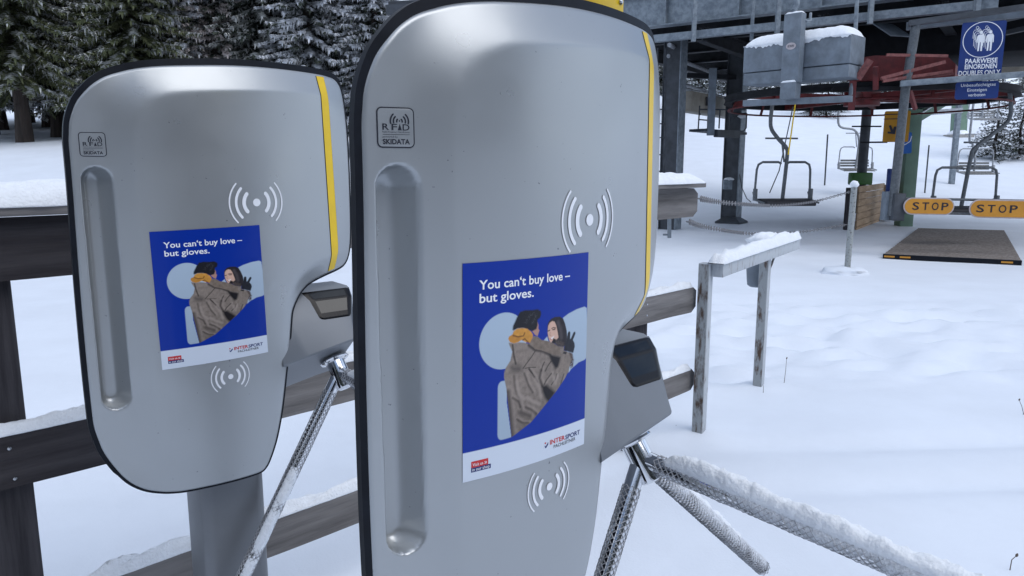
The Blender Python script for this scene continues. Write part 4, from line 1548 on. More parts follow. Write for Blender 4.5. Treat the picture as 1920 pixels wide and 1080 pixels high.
# ------------------------------------------------------------------ snowy spruces
def spruce_mesh(name, H, R0, seed, whorls, per, snow, mats, clear=0.06, fine=1.0, droop=0.35):
    """crown of many small sprays on drooping boughs, snow lying on the upper sprays"""
    r = random.Random(seed)
    V, Fc, Mi = [], [], []

    def tri(a, b, c, m):
        o = len(V)
        V.extend((a, b, c))
        Fc.append((o, o + 1, o + 2))
        Mi.append(m)
    for wi in range(whorls):
        q = (wi + r.random() * 0.6) / whorls
        z = H * (clear + (0.985 - clear) * q)
        R = R0 * (1 - q) ** 0.85 * (0.82 + 0.36 * r.random()) + 0.10
        n = max(4, int(per * (0.55 + 0.6 * (1 - q))))
        a0 = r.random() * 6.28
        for b in range(n):
            an = a0 + 2 * math.pi * b / n + r.uniform(-0.35, 0.35)
            Rb = R * r.uniform(0.62, 1.12)
            dx, dy = math.cos(an), math.sin(an)
            zz = z + r.uniform(-0.12, 0.12)
            dr = droop * r.uniform(0.7, 1.4) * (1.1 - 0.6 * q)
            bough_snow = snow * r.choice((0.35, 0.8, 1.3, 1.7))
            steps = max(4, int(Rb / (0.15 / fine)))
            for s in range(1, steps + 1):
                t = s / steps
                rad = Rb * t
                c = Vector((dx * rad, dy * rad, zz - dr * Rb * t ** 1.3 + 0.12 * Rb * t ** 3))
                wid = 0.34 * (1 - 0.55 * t) * min(1.0, Rb) * r.uniform(0.6, 1.2)
                sx, sy = -dy, dx
                for side in (-1, 1):
                    for rep in range(2):
                        ln = wid * r.uniform(0.55, 1.15)
                        fw = r.uniform(0.02, 0.16)
                        tip = c + Vector((sx * side * ln + dx * fw, sy * side * ln + dy * fw, -ln * r.uniform(0.15, 0.75)))
                        w_ = r.uniform(0.035, 0.075) / fine ** 0.5
                        e = c + Vector((dx * w_, dy * w_, r.uniform(-0.02, 0.02)))
                        f = c - Vector((dx * w_, dy * w_, r.uniform(-0.01, 0.03)))
                        is_snow = r.random() < bough_snow * (0.12 + 1.0 * t * t)
                        tri(e, f, tip, 1 if is_snow else 0)
                        if is_snow:
                            up = Vector((dx * 0.03, dy * 0.03, 0.04))
                            tri(e + up, f + up, c + (tip - c) * 0.85 + up, 1)
                # hanging spray
                ln = 0.20 * r.uniform(0.5, 1.3) * min(1.0, 0.5 + Rb * 0.3)
                tri(c + Vector((sx * .04, sy * .04, 0)), c - Vector((sx * .04, sy * .04, 0)), c + Vector((dx * .05 + r.uniform(-.05, .05), dy * .05 + r.uniform(-.05, .05), -ln)), 1 if r.random() < bough_snow * 0.5 else 0)
    me = bpy.data.meshes.new(name)
    me.from_pydata([tuple(v) for v in V], [], Fc)
    for m_ in mats:
        me.materials.append(M[m_])
    me.polygons.foreach_set('material_index', Mi)
    return me


def trunk_mesh(name, H, r0):
    mb = MB()
    n = 10
    pts = [Vector((0.05 * math.sin(i * 1.3), 0.05 * math.cos(i * 1.7), H * i / n - 0.4)) for i in range(n + 1)]
    mb.tube(pts, [r0 * (1 - 0.93 * i / n) * (1.25 if i == 0 else 1) for i in range(n + 1)], 10)
    # bare dead stubs low on the trunk
    r = random.Random(int(H * 100))
    for k in range(16):
        z = H * r.uniform(0.02, 0.22)
        a = r.random() * 6.28
        p = Vector((0, 0, z))
        mb.tube([p, p + Vector((math.cos(a) * .5, math.sin(a) * .5, -0.05)), p + Vector((math.cos(a) * 0.95, math.sin(a) * 0.95, -0.25))], [0.018, 0.012, 0.004], 5)
    o = mb.build(name, 'bark')
    me = o.data
    bpy.data.objects.remove(o)
    return me


TREE_KINDS = {
    'green': (spruce_mesh('green_crown', 15.0, 2.7, 11, 72, 14, 0.30, ['needle', 'frost_grey'], clear=0.13, fine=1.6, droop=0.42), trunk_mesh('trunk', 15.0, 0.24)),
    'mixed': (spruce_mesh('mixed_crown', 15.0, 2.0, 23, 70, 13, 0.70, ['needle_dark', 'frost_grey'], clear=0.12, fine=1.6, droop=0.42), None),
    'frost': (spruce_mesh('frosted_crown', 15.0, 1.9, 37, 66, 12, 1.1, ['needle_dark', 'frost'], clear=0.11, fine=1.5, droop=0.35), None),
    'warm': (spruce_mesh('warm_frosted_crown', 14.0, 1.7, 41, 52, 11, 1.2, ['needle_dark', 'frost_warm'], clear=0.05, fine=1.0, droop=0.40), None),
    'far': (spruce_mesh('distant_crown', 9.0, 1.7, 53, 30, 9, 0.55, ['needle_dark', 'frost'], clear=0.05, fine=0.7, droop=0.35), trunk_mesh('slim_trunk', 9.0, 0.12)),
}
TRUNK = TREE_KINDS['green'][1]


def tree(px, depth, kind, scale, label, group, rot=0.0, x=None, widen=1.0):
    X = (px - 960) / F_PX * depth * 1.0 if x is None else x
    loc = Vector((X, depth, gz(X, depth)))
    t = thing('spruce_tree', loc, label, 'tree', group, rot)
    t.scale = (scale * widen, scale * widen, scale)
    crown, trunk = TREE_KINDS[kind]
    c = bpy.data.objects.new('crown', crown)
    COL.objects.link(c)
    c.parent = t
    k = bpy.data.objects.new('trunk', trunk or TRUNK)
    COL.objects.link(k)
    k.parent = t
    return t


FOREST = 'spruces at the edge of the snowy field'
front = [(62, 25.0, 'green', 1.00, 'big green spruce at far left whose bare trunk foot shows on the snow', 0.0),
         (-40, 27.0, 'mixed', 1.0, 'grey-green spruce cut off by the left edge', 1.0),
         (8, 29.5, 'frost', 0.95, 'frosty spruce between the left edge and the big green one', 2.2),
         (128, 28.0, 'mixed', 1.0, 'dark flecked spruce touching the big green one on its right', 1.5),
         (178, 27.0, 'frost', 0.98, 'white frosted spruce over the rounded top left corner of the far gate', 2.0),
         (226, 29.0, 'frost', 1.05, 'second white frosted spruce, above the badge side of the far gate', 0.4),
         (276, 26.5, 'green', 0.95, 'slimmer green spruce above the left half of the far gate', 2.6),
         (322, 29.0, 'mixed', 1.0, 'dark flecked spruce right of the slimmer green one', 3.3),
         (358, 27.5, 'frost', 0.85, 'narrow white spruce over the far gate left of the brownish tree', 4.0),
         (396, 30.0, 'mixed', 0.95, 'dark spruce wedged between a white and a brownish one', 4.4),
         (428, 27.5, 'warm', 0.98, 'pale brownish frosted spruce behind the middle of the far gate', 5.0),
         (470, 29.0, 'mixed', 0.98, 'dark snow-flecked spruce just right of the brownish one', 0.7),
         (512, 27.5, 'mixed', 1.0, 'dark snow-flecked spruce above the contactless mark of the far gate', 5.5),
         (556, 29.5, 'frost', 0.95, 'white spruce left of the yellow stripe of the far gate', 1.1),
         (596, 26.5, 'frost', 0.95, 'bright snowy spruce right above the yellow stripe of the far gate', 1.7),
         (640, 28.5, 'mixed', 0.95, 'dark flecked spruce in the gap between the two gates', 2.9),
         (672, 27.0, 'frost', 0.85, 'snowy spruce tip close to the left rim of the near gate', 5.2),
         (712, 26.0, 'frost', 0.80, 'white frosted spruce under the shelter corner by the near gate', 3.6)]
for px_, dpt, kd, sc, lab, ro in front:
    tree(px_, dpt, kd, sc, lab, FOREST, ro)
for i in range(26):
    px_ = -220 + i * 42 + rng.uniform(-14, 14)
    dpt = rng.uniform(31, 47)
    tree(px_, dpt, rng.choice(['mixed', 'mixed', 'green', 'frost']), rng.uniform(0.9, 1.25), 'spruce standing back in the dark of the forest at left', 'spruces deeper in the forest', rng.uniform(0, 6))
for i in range(15):
    px_ = 735 + i * 34 + rng.uniform(-12, 12)
    tree(px_, rng.uniform(34, 58), rng.choice(['mixed', 'frost', 'mixed']), rng.uniform(0.7, 1.05), 'spruce of the forest edge hidden behind the near gate', 'spruces of the forest edge behind the near gate', rng.uniform(0, 6))
# small trees on the ski slope seen under the lift roof
sl = [(1505, 52, 0.42, 'small dark snowy spruce left of the pair on the slope'), (1535, 50, 0.50, 'small snow-covered spruce on the slope behind the bullwheel'), (1562, 53, 0.36, 'lowest little spruce right of the pair on the slope'),
      (1355, 66, 0.62, 'distant frosted spruce seen above the beige cabinet'), (1388, 70, 0.70, 'distant frosted spruce between cabinet and weight box'),
      (1850, 34, 0.50, 'frosted spruce behind the small blue sign'), (1895, 34, 0.45, 'large frosted spruce at the right edge behind the signs'), (1935, 35, 0.52, 'frosted spruce cut by the right edge'),
      (1300, 72, 0.75, 'distant frosted spruce left of the beige cabinet'), (1245, 70, 0.8, 'distant frosted spruce just right of the near gate')]
for px_, dpt, sc, lab in sl:
    tree(px_, dpt, 'far', sc * (1.25 if dpt > 60 else 1.0), lab, 'spruces on the ski slope', rng.uniform(0, 6), widen=1.35)
for i in range(22):
    px_ = 1240 + i * 40 + rng.uniform(-15, 15)
    tree(px_, rng.uniform(84, 104), 'far', rng.uniform(1.0, 1.5), 'distant spruce along the top of the ski slope', 'spruces along the top of the slope', rng.uniform(0, 6), widen=1.3)
# unseen spruces added behind the camera to darken reflections and shade the foreground
for i in range(26):
    a = math.radians(100 + (i % 13) * 14 + (7 if i > 12 else 0))
    rr = rng.uniform(15, 18) if i < 13 else rng.uniform(22, 28)
    x_, y_ = rr * math.sin(a), rr * math.cos(a)
    t_ = tree(0, y_, rng.choice(['green', 'mixed', 'mixed']), rng.uniform(0.85, 1.15), 'unseen spruce added behind the photographer for reflections and shade', 'added unseen spruces behind the camera', rng.uniform(0, 6), x=x_)


# ------------------------------------------------------------------ lift station
BEAM_L = P(1232, 51, 17.5)                       # a point on the lower edge of the main girder
ZB = BEAM_L.z
BEAM_R = PZ(1640, 5, ZB)
D1 = (BEAM_R - BEAM_L).normalized()              # along the girder, to the right and nearer
D2 = Vector((-D1.y, D1.x, 0))                    # away, up the lift line


def on_girder(px, z, back=0.0):
    """point of the girder's front plane (pushed back) at column px"""
    lo, hi = -12.0, 16.0
    for _ in range(60):
        m_ = (lo + hi) / 2
        q = BEAM_L + D1 * m_ + D2 * back
        f = q.y * CP - (z - CAM_H) * SP
        if 960 + F_PX * q.x / f < px:
            lo = m_
        else:
            hi = m_
    q = BEAM_L + D1 * lo + D2 * back
    return Vector((q.x, q.y, z))


def h_beam(mb, a, b, h, w, tf=0.03, tw=0.03, mi=0):
    a, b = Vector(a), Vector(b)
    mb.bar(a - UPZ * (h / 2 - tf / 2), b - UPZ * (h / 2 - tf / 2), w, tf, mi=mi)
    mb.bar(a + UPZ * (h / 2 - tf / 2), b + UPZ * (h / 2 - tf / 2), w, tf, mi=mi)
    mb.bar(a, b, tw, h - 2 * tf, mi=mi)


ST = thing('lift_station', (BEAM_L.x, BEAM_L.y, 0), 'dark steel lower station of the chairlift with galvanised girders, roof deck and columns', 'lift station')
a, b = BEAM_L - D1 * 2.4, BEAM_L + D1 * 9.0
mb = MB()
h_beam(mb, a + UPZ * 0.36, b + UPZ * 0.36, 0.72, 0.30)
for k in range(7):
    q = a + D1 * (1.0 + 1.65 * k) + UPZ * 0.36
    mb.box(q - D2 * 0.075, (0.012, 0.075, 0.33), D1, D2, UPZ)
mb.build('main_girder', 'galv', ST)
mb = MB()
zl = P(1232, 73, 17.2).z
ra, rb = on_girder(1205, zl, -0.35), on_girder(1872, zl, -0.35)
mb.bar(ra, rb, 0.06, 0.15, mi=0)
mb.bar(ra - UPZ * 0.065 + D2 * 0.07, rb - UPZ * 0.065 + D2 * 0.07, 0.14, 0.02, mi=0)
mb.build('lower_rail', 'galv', ST)
mb = MB()
ra, rb = on_girder(1700, zl - 0.18, 0.1), on_girder(2100, zl - 0.10, 0.1)
mb.bar(ra, rb, 0.12, 0.14)
mb.build('end_rail', 'steel_blue', ST)
# deck and the machinery room above
mb = MB()
c0 = BEAM_L + D2 * 0.25
cen = c0 + D1 * 4.4 + D2 * 4.9 + UPZ * 0.45
mb.box(cen, (6.6, 4.9, 0.04), D1, D2, UPZ)
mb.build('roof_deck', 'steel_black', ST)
for k, back in enumerate((1.6, 3.4, 5.4, 7.4, 9.6)):
    mb = MB()
    h_beam(mb, BEAM_L + D2 * back - D1 * 1.8 + UPZ * 0.12, BEAM_L + D2 * back + D1 * 10.5 + UPZ * 0.12, 0.5, 0.22)
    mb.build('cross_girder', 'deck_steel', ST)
for k, al in enumerate((-1.3, 1.0, 3.5, 5.6, 8.4)):
    mb = MB()
    h_beam(mb, BEAM_L + D1 * al + D2 * 0.2 - UPZ * 0.22, BEAM_L + D1 * al + D2 * 9.8 - UPZ * 0.22, 0.34, 0.2)
    mb.build('deck_joist', 'deck_steel', ST)
# drive housing hanging under the deck
mb = MB()
dc = BEAM_L + D1 * 5.6 + D2 * 4.6
mb.box(dc - UPZ * 0.38, (2.3, 2.2, 0.42), D1, D2, UPZ, bev=0.06)
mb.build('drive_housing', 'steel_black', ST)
mb = MB()
pn = BEAM_L + D1 * 4.0 + D2 * 1.6
mb.bar(P(1655, 45, 15.5), P(1690, 68, 15.0), 0.5, 0.02)
mb.build('underside_panel', 'steel_blue', ST)
mb = MB()
for (x0, y0, x1, y1, d) in ((1255, 84, 1283, 100, 17.8), (1253, 105, 1340, 138, 18.5), (1252, 148, 1320, 170, 19)):
    mb.tube([P(x0, y0, d), P(x1, y1, d + 2.5)], 0.05, 8)
mb.build('service_pipes', 'tube_light', ST)
mb = MB()
mb.bar(P(1247, 140, 20), P(1392, 146, 20.5), 0.2, 0.12)
mb.build('rear_beam', 'deck_steel', ST)
# hanging rods
for (px_, y0, y1, w_, bk_) in ((1302, -25, 78, 0.085, -0.5), (1411, -25, 76, 0.06, -0.3), (1459, -25, 62, 0.085, -0.5), (1633, -25, 45, 0.08, -0.5), (1833, -30, 26, 0.085, -0.5)):
    q = on_girder(px_, ZB, bk_)
    mb = MB()
    mb.bar(P(px_ + 3, y0, q.y), P(px_ - 2, y1, q.y), w_, w_, up=(0, 1, 0))
    mb.build('hanging_rod', 'galv', ST)
mb = MB()
mb.tube([P(1608, -20, 13.2), P(1604, 60, 13.2), P(1595, 178, 13.2)], 0.035, 8)
mb.build('long_rod', 'galv', ST)


def h_column(name, pts, w, d, parent, m_='steel_dark', m2='galv'):
    """an upright boxed section with its right flange coloured paler, as if lit"""
    mb = MB()
    a_, b_ = Vector(pts[0]), Vector(pts[1])
    ax_ = (b_ - a_).normalized()
    L = (b_ - a_).length / 2
    c = (a_ + b_) / 2
    mb.box(c, (w / 2, d / 2, L), D1, D2, ax_, 0)
    mb.box(c + D1 * (w / 2 + 0.012) - D2 * 0.01, (0.012, d / 2 + 0.03, L - 0.004), D1, D2, ax_, 1)  # light falling on the right flange painted as a paler colour
    mb.box(c - D1 * (w / 2 + 0.012) - D2 * 0.01, (0.012, d / 2 + 0.03, L - 0.004), D1, D2, ax_, 0)
    return mb.build(name, [m_, m2], parent)


for (px0, y0, px1, y1, dep, w) in ((1263, 150, 1259, 330, 18.6, 0.40), (1385, 150, 1371, 400, 20.5, 0.40)):
    foot = P(px1, y1, dep)
    foot.z = gz(foot.x, foot.y) - 0.1
    head = Vector((foot.x, foot.y, ZB - 0.1))
    h_column('station_column', (foot, head), w, 0.34, ST)
mb = MB()
q = P(1372, 400, 20.3)
qz = gz(q.x, q.y)
vs = []
for (s_, z_) in ((0.34, 0.0), (0.34, 0.05), (0.17, 0.17)):
    for (sx, sy) in ((-1, -1), (1, -1), (1, 1), (-1, 1)):
        p_ = Vector((q.x, q.y, qz + z_)) + D1 * sx * s_ + D2 * sy * s_
        vs.append(p_)
fs = [(0, 1, 5, 4), (1, 2, 6, 5), (2, 3, 7, 6), (3, 0, 4, 7), (4, 5, 9, 8), (5, 6, 10, 9), (6, 7, 11, 10), (7, 4, 8, 11), (8, 9, 10, 11), (3, 2, 1, 0)]
mb.add(vs, fs)
mb.build('column_base', 'steel_dark', ST)
mb = MB()
mb.bar(P(1745, 136, 17.0), P(1935, 131, 16.2), 0.18, 0.13)
mb.build('brown_beam', 'beige', ST)
mb = MB()
mb.bar(P(1880, 30, 14.0), P(1960, 12, 13.4), 0.2, 0.2)
mb.bar(P(1885, 62, 14.5), P(1960, 45, 13.8), 0.1, 0.08)
mb.build('side_girder', 'steel_dark', ST)

# ladder beside the left column
ld = thing('ladder', P(1245, 300, 18.0), 'steel rung ladder at the left column, mostly hidden by the near gate', 'ladder')
mb = MB()
mb.tube([P(1233, 90, 18.0), P(1232, 410, 18.0)], 0.022, 6)
mb.tube([P(1248, 90, 18.1), P(1245, 410, 18.1)], 0.022, 6)
mb.build('rails', 'steel_dark', ld)
for y_ in (145, 175, 205, 232, 258, 290, 321, 352, 384):
    mb = MB()
    mb.tube([P(1232, y_, 18.0), P(1247, y_, 18.1)], 0.017, 6)
    mb.build('rung', 'steel_dark', ld)

# beige cabinet and service platform
cb_ = thing('beige_cabinet', P(1330, 210, 19.6), 'beige steel cabinet with a dark latch between the two columns', 'cabinet')
mb = MB()
A_, B_ = P(1284, 190, 19.2), P(1372, 206, 22.0)
mb.bar(A_, B_, 0.4, 0.50, bev=0.02)
mb.build('cabinet_body', 'beige', cb_)
mb = MB()
mb.bar(P(1313, 172, 19.8), P(1313, 216, 19.8), 0.02, 0.02)
mb.bar(P(1326, 182, 19.78), P(1326, 198, 19.78), 0.06, 0.05)
mb.build('door_latch', 'steel_dark', cb_)
sb = MB()
snow_strip(sb, A_ + UPZ * 0.25, B_ + UPZ * 0.25, 0.42, 0.07, seed=21, lump=0.4)
sb.build('snow_layer', 'snow_clump', cb_, angle=180)
pf = thing('service_platform', P(1345, 250, 18.9), 'small hanging service platform with thin railings in front of the right column', 'platform')
mb = MB()
fa, fb_ = P(1308, 244, 18.7), P(1384, 251, 19.6)
mb.bar(fa, fb_, 0.55, 0.06)
mb.bar(P(1342, 250, 18.6), P(1384, 252, 19.2), 0.12, 0.18)
mb.build('platform_floor', 'steel_dark', pf)
mb = MB()
mb.bar(P(1337, 128, 18.5), P(1332, 254, 18.5), 0.17, 0.08, up=(0, 1, 0))
mb.build('hanger_plank', 'steel_blue', pf)
mb = MB()
for (x0, y0, x1, y1) in ((1312, 198, 1309, 244), (1350, 205, 1348, 241), (1369, 205, 1366, 241), (1312, 205, 1398, 206), (1309, 224, 1332, 226)):
    mb.tube([P(x0, y0, 18.8), P(x1, y1, 18.8)], 0.018, 6)
mb.tube([P(1400, 212, 19.2), P(1399, 240, 19.2), P(1394, 246, 19.2), P(1376, 246, 19.2)], 0.018, 6)
mb.tube([P(1372, 216, 19.2), P(1400, 212, 19.2)], 0.018, 6)
mb.build('railing', 'steel_dark', pf)
sb = MB()
blob(sb, P(1392, 218, 19.3), (0.12, 0.1, 0.05), seed=3)
sb.build('snow_lump', 'snow_clump', pf, angle=180)
bx = thing('control_box', P(1366, 350, 20.0), 'small frosted control box on the side of the right column', 'control box')
mb = MB()
mb.box(P(1364, 346, 19.95), (0.11, 0.08, 0.13), bev=0.015)
mb.build('box_body', 'galv', bx)
sb = MB()
blob(sb, P(1367, 336, 19.95), (0.13, 0.1, 0.05), seed=8)
sb.build('snow_cap', 'snow_clump', bx, angle=180)
mb = MB()
mb.tube([P(1358, 360, 20), P(1356, 405, 20)], 0.02, 6)
mb.build('conduit', 'steel_dark', bx)
mb = MB()
mb.tube([P(1386, 322, 20.3), P(1391, 352, 20.1), P(1400, 372, 20.0), P(1408, 379, 20.0)], 0.012, 5)
tag(mb.build('loose_cable', 'steel_dark'), 'thin loose cable hanging off the right station column', 'cable')

# ------------------------------------------------------------------ snow-topped weight box
WB_L, WB_R = P(1393, 120, 14.1), P(1594, 103, 12.7)
wx = Vector((WB_R.x - WB_L.x, WB_R.y - WB_L.y, 0))
WL = wx.length
wx.normalize()
wn = Vector((wx.y, -wx.x, 0))
zt, zb_, zs = P(1393, 88, 14.1).z, P(1393, 160, 14.1).z, P(1393, 138, 14.1).z
wc = (WB_L + WB_R) / 2 - wn * 0.3
wb = thing('weight_box', (wc.x, wc.y, zb_), 'blue-grey steel counterweight box hanging under the girder with snow along its top', 'weight box')
mb = MB()
mb.box((wc.x, wc.y, (zt + zs) / 2 + 0.01), (WL / 2, 0.3, (zt - zs) / 2), wx, wn, UPZ, bev=0.02)
mb.box((wc.x, wc.y, (zs + zb_) / 2 - 0.002), (WL / 2 - 0.01, 0.285, (zs - zb_) / 2), wx, wn, UPZ, bev=0.015)
mb.build('box_body', 'steel_blue', wb)
sb = MB()
tl = Vector((WB_L.x, WB_L.y, zt)) - wn * 0.29
tr_ = Vector((WB_R.x, WB_R.y, zt)) - wn * 0.29
snow_strip(sb, tl, tr_, 0.64, 0.19, seed=31, lump=0.07, end_round=0.30, m=18)
# frost clinging to the upper front edge
nfr = 150
vs, fs = [], []
for i in range(nfr + 1):
    q = i / nfr
    p = tl + (tr_ - tl) * q + wn * 0.298
    d_ = max(0.004, 0.03 + 0.05 * noise.noise(p * 3.1) + 0.045 * noise.noise(p * 17))
    for j in range(4):
        vs.append(p - UPZ * (d_ * j / 3) + wn * (0.012 * (1 - j / 3)))
for i in range(nfr):
    for j in range(3):
        k = i * 4 + j
        fs.append((k, k + 1, k + 5, k + 4))
sb.add(vs, fs)
sb.build('snow_layer', 'snow_clump', wb, angle=180)
mb = MB()
za, zc = P(1488, 27, 13.3).z, P(1485, 156, 13.3).z
pc = P(1487, 100, 13.25)
mb.box((pc.x, pc.y, (za + zc) / 2), (0.155, 0.09, (za - zc) / 2), wx, wn, UPZ, bev=0.008)
mb.box((pc.x - 0.01, pc.y, zc - 0.13), (0.14, 0.10, 0.14), wx, wn, UPZ, bev=0.008)
mb.build('guide_post', 'steel_blue', wb)
sb = MB()
pt_ = Vector((pc.x, pc.y, za))
snow_strip(sb, pt_ - wx * 0.15, pt_ + wx * 0.15, 0.18, 0.035, seed=5, lump=0.3, end_round=0.05)
snow_strip(sb, Vector((pc.x, pc.y, zc + 0.005)) - wx * 0.14 + wn * 0.095, Vector((pc.x, pc.y, zc + 0.005)) + wx * 0.13 + wn * 0.095, 0.03, 0.03, seed=6, lump=0.3, end_round=0.05)
sb.build('snow_layer', 'snow_clump', wb, angle=180)
op = P(1485, 86, 13.0)
mb = MB()
oc = Vector((pc.x, pc.y, P(1485, 86, 13.16).z)) + wn * 0.092
vs = [oc + wx * (0.088 * math.cos(a_ * math.pi / 12)) + UPZ * (0.058 * math.sin(a_ * math.pi / 12)) for a_ in range(24)]
mb.prism(vs, wn * 0.006)
ol = mb.build('oval_plate', 'stop_rim', wb)
v_, f_ = text_fit("KWH", -0.055, 0.055, -0.022, 0.044, 0.02)
mb = MB()
mb.add([oc + wn * 0.0075 + wx * x_ + UPZ * y_ for x_, y_ in v_], f_)
mb.build('plate_lettering', 'dark_print', ol, smooth=False)
mb = MB()
for (x0, y0, x1, y1) in ((1490, 28, 1489, 20), (1489, 20, 1494, 10), (1494, 10, 1495, -20)):
    mb.tube([P(x0, y0, 13.25), P(x1, y1, 13.25)], 0.05, 8)
mb.tube([P(1502, 33, 13.2), P(1512, 40, 13.2), P(1519, 40, 13.3), P(1520, 25, 13.4)], 0.025, 6)
mb.build('suspension_hook', 'galv', wb)
mb = MB()
ga, gb = P(1394, 194, 13.9), P(1598, 185, 12.9)
mb.bar(ga, gb, 0.10, 0.105, bev=0.006)
gr = mb.build('grey_guide_beam', 'steel_blue')
tag(gr, 'straight blue-grey beam below the weight box', 'beam')

# ------------------------------------------------------------------ bullwheel
bwc = P(1615, 200, 16.3)
BR_ = 2.85
zw = CAM_H + 1.38
bw = thing('bullwheel', (bwc.x, bwc.y, zw), 'large horizontal bullwheel with black rim and red frame under the station roof', 'bullwheel')
mb = MB()
prof = [(-0.07, BR_ - 0.16), (-0.07, BR_), (-0.02, BR_ - 0.03), (0.02, BR_ - 0.03), (0.07, BR_), (0.07, BR_ - 0.16), (-0.07, BR_ - 0.16)]
nseg = 72
vs, fs = [], []
for k in range(nseg):
    an = 2 * math.pi * k / nseg
    for (z_, r_) in prof[:-1]:
        vs.append(Vector((bwc.x + r_ * math.cos(an), bwc.y + r_ * math.sin(an), zw + z_)))
for k in range(nseg):
    k2 = (k + 1) % nseg
    for j in range(6):
        j2 = (j + 1) % 6
        fs.append((k * 6 + j, k * 6 + j2, k2 * 6 + j2, k2 * 6 + j))
mb.add(vs, fs)
mb.build('wheel_rim', 'steel_black', bw)
for k in range(8):
    an = 2 * math.pi * k / 8 + 0.25
    d_ = Vector((math.cos(an), math.sin(an), 0))
    c_ = Vector((bwc.x, bwc.y, zw))
    mb = MB()
    mb.bar(c_ + d_ * 0.3, c_ + d_ * (BR_ - 0.15), 0.10, 0.13)
    mb.build('spoke', 'guard_red', bw)
mb = MB()
mb.lathe((bwc.x, bwc.y, zw - 0.16), (0, 0, 1), [(0, 0.36), (0.3, 0.36), (0.34, 0.26), (0.8, 0.26)], 24)
mb.build('wheel_hub', 'red_paint', bw)
mb = MB()
ring = [Vector((bwc.x + 2.74 * math.cos(2 * math.pi * k / 60), bwc.y + 2.74 * math.sin(2 * math.pi * k / 60), zw - 0.21)) for k in range(61)]
mb.tube(ring, 0.022, 6, cap=False)
for k in range(12):
    an = 2 * math.pi * k / 12
    mb.bar((bwc.x + 2.74 * math.cos(an), bwc.y + 2.74 * math.sin(an), zw - 0.2), (bwc.x + 2.67 * math.cos(an), bwc.y + 2.67 * math.sin(an), zw + 0.02), 0.06, 0.03)
mb.build('guard_ring', 'guard_red', bw)
cg = thing('wheel_carriage', P(1690, 140, 13.6), 'red steel carriage frame with frosted braces above the bullwheel', 'carriage')
mb = MB()
mb.prism([P(1588, 112, 13.7), P(1640, 104, 13.5), P(1778, 107, 13.1), P(1792, 120, 13.1), P(1790, 146, 13.1), P(1660, 150, 13.5), P(1590, 152, 13.7)], D2 * 1.6)
mb.build('girder', 'red_paint', cg)
mb = MB()
for (x0, y0, x1, y1, w_) in ((1652, 147, 1772, 116, 0.055), (1608, 148, 1632, 112, 0.10), (1655, 152, 1786, 133, 0.05), (1722, 145, 1788, 138, 0.04), (1662, 103, 1777, 105, 0.045)):
    mb.bar(P(x0, y0, 13.0), P(x1, y1, 12.9), w_, w_)
mb.build('frosted_brace', 'red_pale', cg)
for (x0, y0, x1, y1, w_) in ((1600, 150, 1596, 206, 0.11), (1642, 125, 1642, 168, 0.08), (1706, 170, 1716, 205, 0.06)):
    mb = MB()
    mb.bar(P(x0, y0, 13.2), P(x1, y1, 13.3), w_, w_)
    mb.build('strut', 'red_paint', cg)
mb = MB()
mb.bar(P(1560, 169, 13.5), P(1800, 163, 13.2), 0.14, 0.07)
tag(mb.build('black_rail', 'steel_black'), 'black rail crossing in front of the bullwheel', 'rail')

# ------------------------------------------------------------------ post with the doubles-only signs
sp = thing('sign_gallows', P(1690, 410, 13.0), 'leaning grey tube post with two cross arms carrying the blue signs and stop arm', 'sign post')
mb = MB()
mb.tube([P(1719, 38, 13.0), P(1698, 165, 13.0), P(1672, 405, 13.0)], 0.075, 14)
mb.build('post_tube', 'tube', sp)
mb = MB()
mb.bar(P(1704, 44, 13.0), P(1945, 10, 12.4), 0.1, 0.09)
mb.build('top_arm', 'steel_dark', sp)
mb = MB()
mb.bar(P(1688, 157, 12.9), P(1950, 137, 12.3), 0.08, 0.095, bev=0.006)
mb.build('sign_arm', 'galv', sp)
mb = MB()
mb.box(P(1682, 388, 12.95), (0.095, 0.09, 0.235), mi=0, bev=0.006)
mb.box(P(1664, 386, 13.1), (0.075, 0.09, 0.25), mi=1, bev=0.006)
mb.build('stop_arm_drive', ['steel_dark', 'steel_blue'], sp)


def flat_sign(name, TL, TR, BL, BR, dl, dr, th, mats, label, radius=0.03):
    """a flat sign plate; returns its own axes for lettering"""
    a, b = P(TL[0], TL[1], dl), P(TR[0], TR[1], dr)
    c, d = P(BL[0], BL[1], dl), P(BR[0], BR[1], dr)
    o = (a + b + c + d) / 4
    X = ((b - a) + (d - c)).normalized()
    Y = ((a - c) + (b - d)).normalized()
    N = X.cross(Y).normalized()
    Y = N.cross(X).normalized()
    W, H = ((b - a).length + (d - c).length) / 2, ((a - c).length + (b - d).length) / 2
    t = thing(name, o, label, 'sign')
    mb = MB()
    pts = rrect(-W / 2, -H / 2, W / 2, H / 2, radius)
    if N.y > 0:
        N = -N
    mb.prism([o + X * p[0] + Y * p[1] for p in pts], -N * th)
    pl = mb.build('sign_plate', mats, t)
    return t, pl, o, X, Y, N, W, H


def sign_text(pl, o, X, Y, N, lines, m_, name='lettering', off=0.003, k=1.0):
    mb = MB()
    for (s, x0, x1, y, cap, bold) in lines:
        v_, f_ = text_fit(s, x0 * k, x1 * k, y, cap, bold)
        mb.add([o + X * x_ + Y * y_ + N * off for x_, y_ in v_], f_)
    return mb.build(name, m_, pl, smooth=False)


